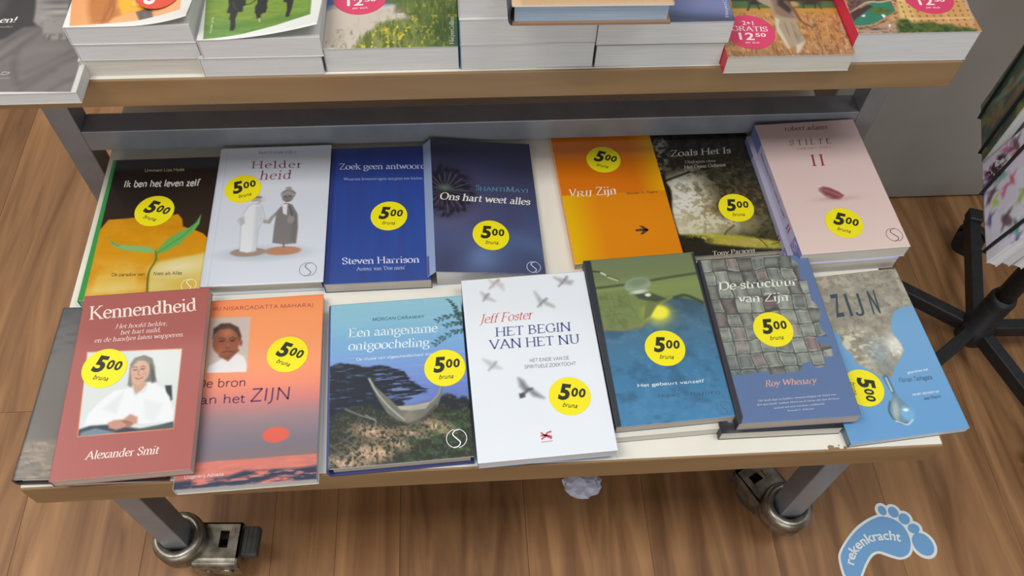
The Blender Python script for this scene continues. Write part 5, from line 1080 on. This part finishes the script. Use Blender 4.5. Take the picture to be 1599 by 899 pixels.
A.poly([(0.351, 0.979), (0.379, 0.94), (0.469, 0.912), (0.55, 0.9), (0.598, 0.966), (0.49, 0.978)], (230, 168, 110), 5); A.poly([(0.546, 0.9), (0.621, 0.878), (0.674, 0.889), (0.707, 0.951), (0.596, 0.963)], (100, 94, 88), 2.5); A.put(A.mpoly([(0.603, 0.888), (0.636, 0.882), (0.672, 0.954), (0.645, 0.959)], 6)*.5, (130, 124, 118))
A.put(A.mpoly([(0.674, 0.889), (0.9, 0.773), (0.94, 0.926), (0.706, 0.951)], 8)*.6, (238, 188, 140))
bd = 1-A.mpoly([(-0.196, 0.143), (0.75, 0.155), (0.921, 0.921), (0.597, 0.963), (0.364, 0.978), (0.051, 0.993)], 1); A.put(bd, (226, 224, 220))
R.t('NN', [(0.508, 0.852), (0.553, 0.852), (0.497, 0.816)], (240, 226, 170), bold=1.2)
cz = lambda x, y: .011*np.clip(((np.clip(.5*po[4]+0-y-.09, 0, 1)))*0+np.clip((x+.005)/.065, 0, 1)**2*np.clip((-y-.02)/.08, 0, 1)**1.5, 0, 1)
b_ = book('book', 'orange-covered paperback with white border on top of the leftmost stack', po, .0220, A, R, spine=(226, 224, 220), pages=PAGESW, zf=cz)
u_, v_ = 0.697, 0.8; round_offer(b_, (u_-.5)*po[3], (.5-v_)*po[4], .0220+.004, .82, 12, (216, 74, 48), 'low')
pl_book('white paperback in the middle of the leftmost stack', -.3835, -.2625, .6885, .2612, .0205, spine=(214, 212, 208))
pl_book('lowest paperback of the leftmost stack', -.3870, -.2640, .6890, .2405, .0205, spine=(214, 212, 208), pages=PAGES)

# stack of green-covered books
po = (-0.1988, 0.7865, 0.0000, 0.1215, 0.2050, 0.2680, 0.0000, 0.0000); A, R = mk(po, 150)
A.vgrad([(0, (110, 140, 50)), (.8, (120, 146, 50)), (.92, (112, 146, 58)), (1, (96, 140, 72))])
n = A.fbm(10, 40, 5); A.put(np.clip((n-.5)*5, 0, 1)*.35, (150, 170, 70)); A.put(np.clip((A.fbm(20, 60, 9)-.52)*5, 0, 1)*.35, (76, 124, 60)); A.put(np.clip((A.U-.7)*2, 0, 1)*.5, (96, 152, 84))
for e_ in ([(0.191, 0.918)], [(0.396, 0.896)], [(0.744, 0.88)]): A.ell(*e_[0], 0.1312, 0.0180, (66, 112, 50), soft=12, a=.6)
BKc = (34, 36, 34)
A.poly([(0.166, 0.573), (0.316, 0.575), (0.35, 0.747), (0.328, 0.759), (0.335, 0.797), (0.312, 0.801), (0.295, 0.796), (0.283, 0.85), (0.297, 0.918), (0.285, 0.941), (0.253, 0.938), (0.255, 0.916), (0.245, 0.856), (0.23, 0.856), (0.234, 0.807), (0.203, 0.802), (0.207, 0.739), (0.199, 0.72)], BKc, 2)
A.poly([(0.419, 0.577), (0.501, 0.578), (0.532, 0.763), (0.538, 0.775), (0.532, 0.818), (0.503, 0.824), (0.497, 0.852), (0.483, 0.864), (0.466, 0.863), (0.449, 0.82), (0.439, 0.817), (0.433, 0.761), (0.447, 0.737)], BKc, 2); A.line([(0.328, 0.746), (0.38, 0.739), (0.417, 0.717), (0.43, 0.68)], 0.0083, BKc, 2); A.line([(0.517, 0.668), (0.528, 0.732)], 0.0111, BKc, 2)
A.poly([(0.674, 0.581), (0.777, 0.583), (0.788, 0.711), (0.753, 0.723), (0.75, 0.804), (0.741, 0.858), (0.744, 0.875), (0.714, 0.878), (0.707, 0.855), (0.713, 0.821), (0.698, 0.747), (0.666, 0.74), (0.669, 0.709)], BKc, 2)
A.line([(0.486, 0.864), (0.494, 0.89)], 0.0138, (196, 168, 140), 2); A.ell(0.504, 0.84, 0.0111, 0.0180, (160, 112, 84), soft=2); A.line([(0.233, 0.72), (0.274, 0.777)], 0.0055, (90, 84, 60), 3)
bd = 1-A.mpoly([(-0.089, 0.087), (0.845, 0.1), (0.922, 0.886), (0.64, 0.937), (0.371, 0.971), (0.051, 0.995)], 1); A.put(bd, (226, 228, 222))
R.t('wijde blik', [[(0.107, 0.955)][0], [(0.104, 0.832)][0], [(0.087, 0.953)][0]], (196, 214, 160), 'plain', bold=1.1)
cz2 = lambda x, y: .017*np.clip((x+.045)/.105, 0, 1)**1.7*np.clip((-y-.0)/.1, 0, 1)**1.5
book('book', 'green-covered paperback with dark walking figures and white border, top of the second stack', po, .0240, A, R, spine=(222, 222, 216), pages=PAGESW, zf=cz2)
pl_book('white paperback at the bottom of the second stack', -.2645, -.1405, .6843, .2438, .0238, spine=(220, 218, 212))

po = (-0.0690, 0.7900, 0.0000, 0.1390, 0.2050, 0.2505, 0.0000, 0.0000); A, R = mk(po, 190)
n = A.fbm(8, 8, 5); n2 = A.fbm(30, 30, 9); n3 = A.fbm(60, 16, 21); n4 = A.fbm(70, 14, 31)
A.vgrad([(0, (80, 120, 170)), (.6, (70, 100, 150)), (.7, (70, 96, 140)), (1, (190, 176, 160))])
sand = A.mpoly([(-0.007, 0.712), (0.056, 0.671), (0.136, 0.666), (0.406, 0.671), (0.527, 0.659), (0.582, 0.703), (0.65, 0.767), (0.452, 0.839), (0.324, 0.917), (0.219, 1.007), (-0.01, 1.028)], 10); A.put(sand, (196, 184, 170))
grs = A.mpoly([(0.386, 0.173), (1.077, 0.184), (1.041, 1.05), (0.201, 1.032), (0.272, 0.922), (0.36, 0.857), (0.411, 0.817), (0.504, 0.792), (0.643, 0.774), (0.582, 0.724), (0.528, 0.702), (0.541, 0.659), (0.445, 0.636)], 10)
grs = np.clip(grs+(n3-.5)*1.6*A.mpoly([(0.134, 0.992), (0.321, 0.856), (0.582, 0.738), (0.652, 1.016)], 60), 0, 1)
A.put(grs, (104, 116, 52)); A.put(grs*np.clip((n3-.48)*6, 0, 1)*.7, (70, 90, 34)); A.put(grs*np.clip((n4-.55)*6, 0, 1)*.7, (152, 158, 76)); A.put(grs*np.clip((A.fbm(44, 24, 50)-.6)*9, 0, 1)*(A.V > .75), (206, 184, 50))
A.put(A.mell(0.466, 0.873, 0.0412, 0.0344, soft=10)*np.clip((n2-.45)*6, 0, 1)*.9, (222, 196, 40)); A.put(A.mell(0.737, 0.912, 0.0481, 0.0412, soft=10)*np.clip((n2-.52)*6, 0, 1)*.9, (204, 184, 60)); A.put(grs*A.mpoly([(0.75, 0.797), (1.055, 0.712), (1.041, 1.05), (0.814, 1.045), (0.769, 0.926)], 60)*.55, (40, 66, 40))
A.put(A.mell(0.603, 0.738, 0.0825, 0.0275, .3, 10)*np.clip((n2-.4)*5, 0, 1)*.8, (84, 76, 60)); A.ell(0.063, 0.679, 0.0412, 0.0179, (176, 150, 130), soft=8); A.put(sand*np.clip((A.fbm(40, 20, 77)-.62)*8, 0, 1)*(A.V > .85)*.7, (140, 116, 90)); A.put(A.mpoly([(0.401, 0.556), (0.785, 0.563), (0.785, 0.642), (0.527, 0.659), (0.405, 0.642)], 8)*.7, (84, 100, 56))
A.put(A.mpoly([(0.982, 0.849), (1.029, 0.843), (1.022, 1.024), (0.983, 1.023)], 12)*.8, (40, 70, 90))
R.t('HarperCollins', [[(0.964, 0.983)][0], [(0.97, 0.773)][0], [(0.933, 0.982)][0]], (214, 220, 206), bold=1.0)
b_ = book('book', 'coastal landscape paperback with grassy dunes and a pink offer sticker', po, .0303, A, R, spine=(180, 176, 168), pages=PAGESW, mat=SATIN)
u_, v_ = 0.25, 0.604; round_offer(b_, (u_-.5)*po[3], (.5-v_)*po[4], .0304, 1.12, 3)

pl_book('white paperback at the bottom of the stack under the beige hardcover', .0020, .1425, .6862, .2525, .0325, spine=(60, 140, 180))
pl_book('white paperback in the middle of the stack under the beige hardcover', .0018, .1435, .6860, .2850, .0325, spine=(60, 140, 180))
pl_book('uppermost white paperback directly under the beige hardcover', .0015, .1425, .6895, .3172, .0320, spine=(214, 214, 208))
HPO = (.1265, .7420, -.012, .150, .215, .3412, 0, 0)
A = Art(.150, .215, 60); A.fill((194, 158, 118)); A.put((A.U < .055)*.6, (214, 184, 146)); A.put(np.clip((A.fbm(40, 8, 4)-.5)*4, 0, 1)*.25, (176, 142, 104))
book('book', 'beige cloth hardcover lying across the two middle stacks', HPO, .0236, A, None, hard=True, spine=(52, 52, 62), back=(150, 116, 90), pages=pages_mat('page_edges_blue_white', (150, 170, 188), (178, 194, 208)))

po = (0.2127, 0.7865, 0.0000, 0.1405, 0.2050, 0.2785, 0.0000, 0.0000); A, R = mk(po, 120)
A.vgrad([(0, (60, 80, 130)), (.75, (70, 90, 140)), (.9, (96, 106, 150)), (1, (62, 72, 96))])
A.put(A.mell(0.851, 0.848, 0.3132, 0.0522, .25, 40)*.8, (150, 142, 176)); A.put(np.clip((A.fbm(4, 12, 5)-.5)*4, 0, 1)*.4, (84, 130, 180)); A.put(A.mpoly([(0.448, 0.906), (0.637, 0.948), (1.013, 0.981), (1.001, 1.019), (0.431, 0.982)], 10)*.6, (56, 62, 84))
R.t('HarperCollins', [[(0.958, 0.972)][0], [(0.989, 0.757)][0], [(0.936, 0.969)][0]], (206, 212, 226), bold=1.0)
book('book', 'paperback with a dusky blue sky cover beside the beige hardcover, upper of its stack', po, .0285, A, R, spine=(120, 110, 90), pages=PAGESW)
pl_book('paperback under the dusky blue sky paperback', .1440, .2805, .6855, .2495, .0295, cov=(60, 66, 56), spine=(90, 90, 84))

po = (0.3495, 0.7735, 0.0000, 0.1370, 0.2050, 0.2430, 0.0000, 0.0000); A, R = mk(po, 190)
n = A.fbm(40, 22, 5); n2 = A.fbm(70, 24, 9)
A.vgrad([(0, (60, 50, 44)), (.3, (186, 132, 74)), (.85, (188, 134, 78)), (.93, (176, 126, 82)), (1, (160, 116, 78))])
top_ = A.mpoly([(0.214, -0.169), (1.396, -0.152), (1.033, 0.583), (0.163, 0.567)], 3); A.put(top_, (60, 42, 36)); A.put(A.mpoly([(0.165, 0.561), (1.028, 0.579), (1.003, 0.639), (0.149, 0.625)], 3), (74, 104, 62)); A.put(A.mpoly([(0.146, 0.622), (1.011, 0.636), (1.001, 0.678), (0.149, 0.647)], 5), (190, 136, 54))
fl = A.mpoly([(-0.026, 0.658), (1.119, 0.673), (1.099, 1.188), (-0.303, 1.157)], 8); A.put(fl*np.clip((n-.5)*5, 0, 1)*.6, (126, 82, 46)); A.put(fl*np.clip((n2-.55)*6, 0, 1)*.6, (214, 172, 128)); A.put(fl*(A.V > .6)*np.clip((A.fbm(90, 20, 40)-.6)*8, 0, 1)*.5, (100, 66, 44))
A.line([(0.273, 0.639), (0.301, 0.599), (0.322, 0.577), (0.361, 0.571)], 0.0146, (50, 46, 42), 3); A.ell(0.351, 0.579, 0.0511, 0.0263, (48, 44, 42), soft=4); A.line([(0.368, 0.593), (0.369, 0.634)], 0.0088, (50, 46, 42), 3)
A.ell(0.664, 0.596, 0.0438, 0.0321, (186, 140, 92), soft=4); A.line([(0.652, 0.628), (0.653, 0.638)], 0.0073, (120, 90, 60), 3); A.ell(0.806, 0.587, 0.0803, 0.0248, (58, 46, 40), soft=4); A.line([(0.742, 0.6), (0.734, 0.629)], 0.0088, (50, 40, 36), 3); A.line([(0.836, 0.602), (0.828, 0.632)], 0.0088, (50, 40, 36), 3); A.line([(0.872, 0.602), (0.877, 0.638)], 0.0088, (50, 40, 36), 3)
A.poly([(0.373, 0.556), (0.492, 0.529), (0.592, 0.575), (0.628, 0.634), (0.637, 0.707), (0.632, 0.777), (0.641, 0.847), (0.654, 0.895), (0.61, 0.928), (0.552, 0.988), (0.541, 0.981), (0.558, 0.927), (0.515, 0.94), (0.497, 0.95), (0.47, 0.871), (0.448, 0.809), (0.456, 0.746), (0.479, 0.689), (0.461, 0.617), (0.382, 0.571)], (166, 146, 122), 4)
A.put(A.mpoly([(0.492, 0.529), (0.592, 0.575), (0.628, 0.634), (0.637, 0.707), (0.613, 0.713), (0.533, 0.697), (0.486, 0.668)], 6)*.8, (128, 100, 88)); A.poly([(0.558, 0.485), (0.642, 0.517), (0.63, 0.649), (0.6, 0.67), (0.568, 0.641), (0.531, 0.603)], (62, 50, 46), 6)
A.poly([(0.471, 0.703), (0.504, 0.718), (0.477, 0.774), (0.498, 0.872), (0.508, 0.94), (0.49, 0.95), (0.45, 0.809)], (214, 200, 178), 4, .8); A.put(A.mpoly([(0.515, 0.747), (0.628, 0.749), (0.628, 0.861), (0.574, 0.894), (0.514, 0.865)], 14)*np.clip((A.fbm(60, 6, 3)-.45)*5, 0, 1)*.5, (120, 98, 78)); A.poly([(0.564, 0.921), (0.643, 0.895), (0.569, 0.981), (0.545, 0.981)], (214, 196, 176), 5, .8)
A.line([(0.606, 0.575), (0.647, 0.642), (0.667, 0.721), (0.696, 0.758), (0.749, 0.787)], (0.0336, 0.0161), (120, 84, 64), 3); A.line([(0.742, 0.787), (0.772, 0.773)], 0.0161, (130, 90, 70), 3); A.ell(0.837, 0.743, 0.0146, 0.0102, (176, 60, 40), soft=3); A.ell(0.778, 0.766, 0.0161, 0.0117, (96, 96, 60), soft=4)
R.t('HarperCollins', [[(0.97, 0.955)][0], [(0.988, 0.763)][0], [(0.945, 0.957)][0]], (216, 204, 186), bold=1.0)
def sp_red(so, w, h, th, sg): pass
b_ = book('book', 'paperback showing a woman in a pale dress walking in a wheat field', po, .0226, A, R, spine=(204, 48, 60), back=(196, 188, 178), pages=PAGES)
u_, v_ = 0.234, 0.814; round_offer(b_, (u_-.5)*po[3], (.5-v_)*po[4], .0227, 1.06, -4)

po = (0.4860, 0.7865, 0.0000, 0.1340, 0.2050, 0.2590, 0.0000, 0.0000); A, R = mk(po, 200)
A.fill((196, 148, 100)); n = A.fbm(30, 30, 5); n2 = A.fbm(60, 60, 9)
A.put(A.mpoly([(0.279, -0.076), (0.77, -0.069), (0.38, 0.74), (0.378, 0.845), (0.127, 0.928), (0.028, 0.949), (-0, 0.83)], 3), (110, 78, 70)); A.put(np.clip((n2-.5)*6, 0, 1)*(A.U < .45)*.6, (60, 46, 48))
A.poly([(-0.035, 0.853), (0.195, 0.745), (0.376, 0.748), (0.378, 0.829), (0.151, 0.928), (0.005, 0.945)], (48, 118, 96), 3); A.put(A.mpoly([(-0.035, 0.853), (0.195, 0.745), (0.376, 0.748), (0.378, 0.829), (0.151, 0.928), (0.005, 0.945)], 3)*np.clip((n-.5)*4, 0, 1)*.4, (74, 140, 112))
A.line([(0.004, 0.838), (0.099, 0.792), (0.191, 0.753), (0.29, 0.755), (0.38, 0.74)], 0.0171, (206, 176, 130), 3); A.poly([(0.004, 0.838), (0.167, 0.769), (0.217, 0.786), (0.141, 0.825), (0.001, 0.902)], (72, 46, 48), 4); A.line([(0.103, 0.8), (0.244, 0.745)], 0.0060, (190, 160, 120), 2); A.ell(0.256, 0.827, 0.0753, 0.0376, (92, 110, 46), soft=8); A.put(A.mell(0.256, 0.827, 0.0753, 0.0376, soft=8)*np.clip((n-.5)*5, 0, 1)*.7, (54, 76, 34))
A.line([(0.007, 0.942), (0.149, 0.933), (0.27, 0.883), (0.376, 0.834)], 0.0103, (176, 140, 110), 2); A.line([(0.021, 0.964), (0.152, 0.944), (0.271, 0.899)], 0.0103, (56, 44, 44), 3, .7); A.poly([(0.018, 0.972), (0.132, 0.951), (0.227, 0.922), (0.36, 0.916), (0.322, 0.993), (0.01, 1.007)], (178, 142, 116), 5); A.put(A.mpoly([(0.018, 0.972), (0.36, 0.916), (0.318, 1.001), (0.01, 1.007)], 4)*np.clip((A.fbm(30, 50, 90)-.55)*6, 0, 1)*.7, (110, 86, 90)); A.ell(0.149, 0.967, 0.0342, 0.0103, (50, 60, 54), soft=4)
bld = A.mpoly([(0.77, -0.069), (1.485, -0.06), (1.034, 0.768), (0.981, 0.991), (0.498, 0.981), (0.469, 0.926), (0.38, 0.893)], 2); A.put(bld, (202, 150, 92)); A.put(A.mpoly([(0.77, -0.069), (0.962, -0.067), (0.529, 0.792), (0.522, 0.935), (0.38, 0.893)], 4)*.7, (220, 184, 116))
cu_, cv_ = (A.U-.42+(A.V-.8)*.1)*17, (A.V)*27; fu, fv = cu_-np.floor(cu_), cv_-np.floor(cv_)
A.put(bld*((fu > .3)*(fu < .62)*(fv > .3)*(fv < .78))*.6, (124, 80, 52)); A.put(bld*((cv_ % 4) < .35)*.6, (232, 196, 140)); A.put(bld*(((cu_ % 6) < .4))*.4, (226, 190, 130))
trm = A.mpoly([(0.341, 0.932), (0.388, 0.893), (0.436, 0.894), (0.477, 0.926), (0.554, 0.92), (0.635, 0.922), (0.695, 0.946), (0.772, 0.94), (0.832, 0.965), (0.905, 0.966), (0.956, 0.99), (0.943, 1.013), (0.318, 1.001)], 8); A.put(trm, (74, 92, 40)); A.put(trm*np.clip((A.fbm(34, 34, 17)-.48)*6, 0, 1)*.8, (42, 62, 28)); A.put(trm*np.clip((A.fbm(50, 50, 19)-.58)*6, 0, 1)*.5, (120, 140, 62))
for g_ in ([(0.08, 0.862), (0.104, 0.856), (0.114, 0.848), (0.119, 0.863), (0.1, 0.872)], [(0.249, 0.859), (0.267, 0.851), (0.286, 0.867), (0.258, 0.884)], [(0.268, 0.935), (0.295, 0.932), (0.28, 0.948), (0.27, 0.958)]): A.poly(g_, (226, 228, 222), 1.5)
A.put(A.mpoly([(1.001, 0.751), (1.043, 0.752), (1, 0.999), (0.952, 0.998)], 6)*.4, (150, 100, 70))
R.t('HarperCollins', [[(0.97, 0.944)][0], [(1.01, 0.751)][0], [(0.937, 0.948)][0]], (220, 206, 180), bold=1.0)
def sp_pink(so, w, h, th, sg): pass
b_ = book('book', 'thick paperback with a city river view and a pink spine', po, .0388, A, R, spine=(212, 40, 76), back=(196, 186, 184), pages=PAGESW)
u_, v_ = 0.703, 0.724; round_offer(b_, (u_-.5)*po[3], (.5-v_)*po[4], .0389, 1.08, -2)
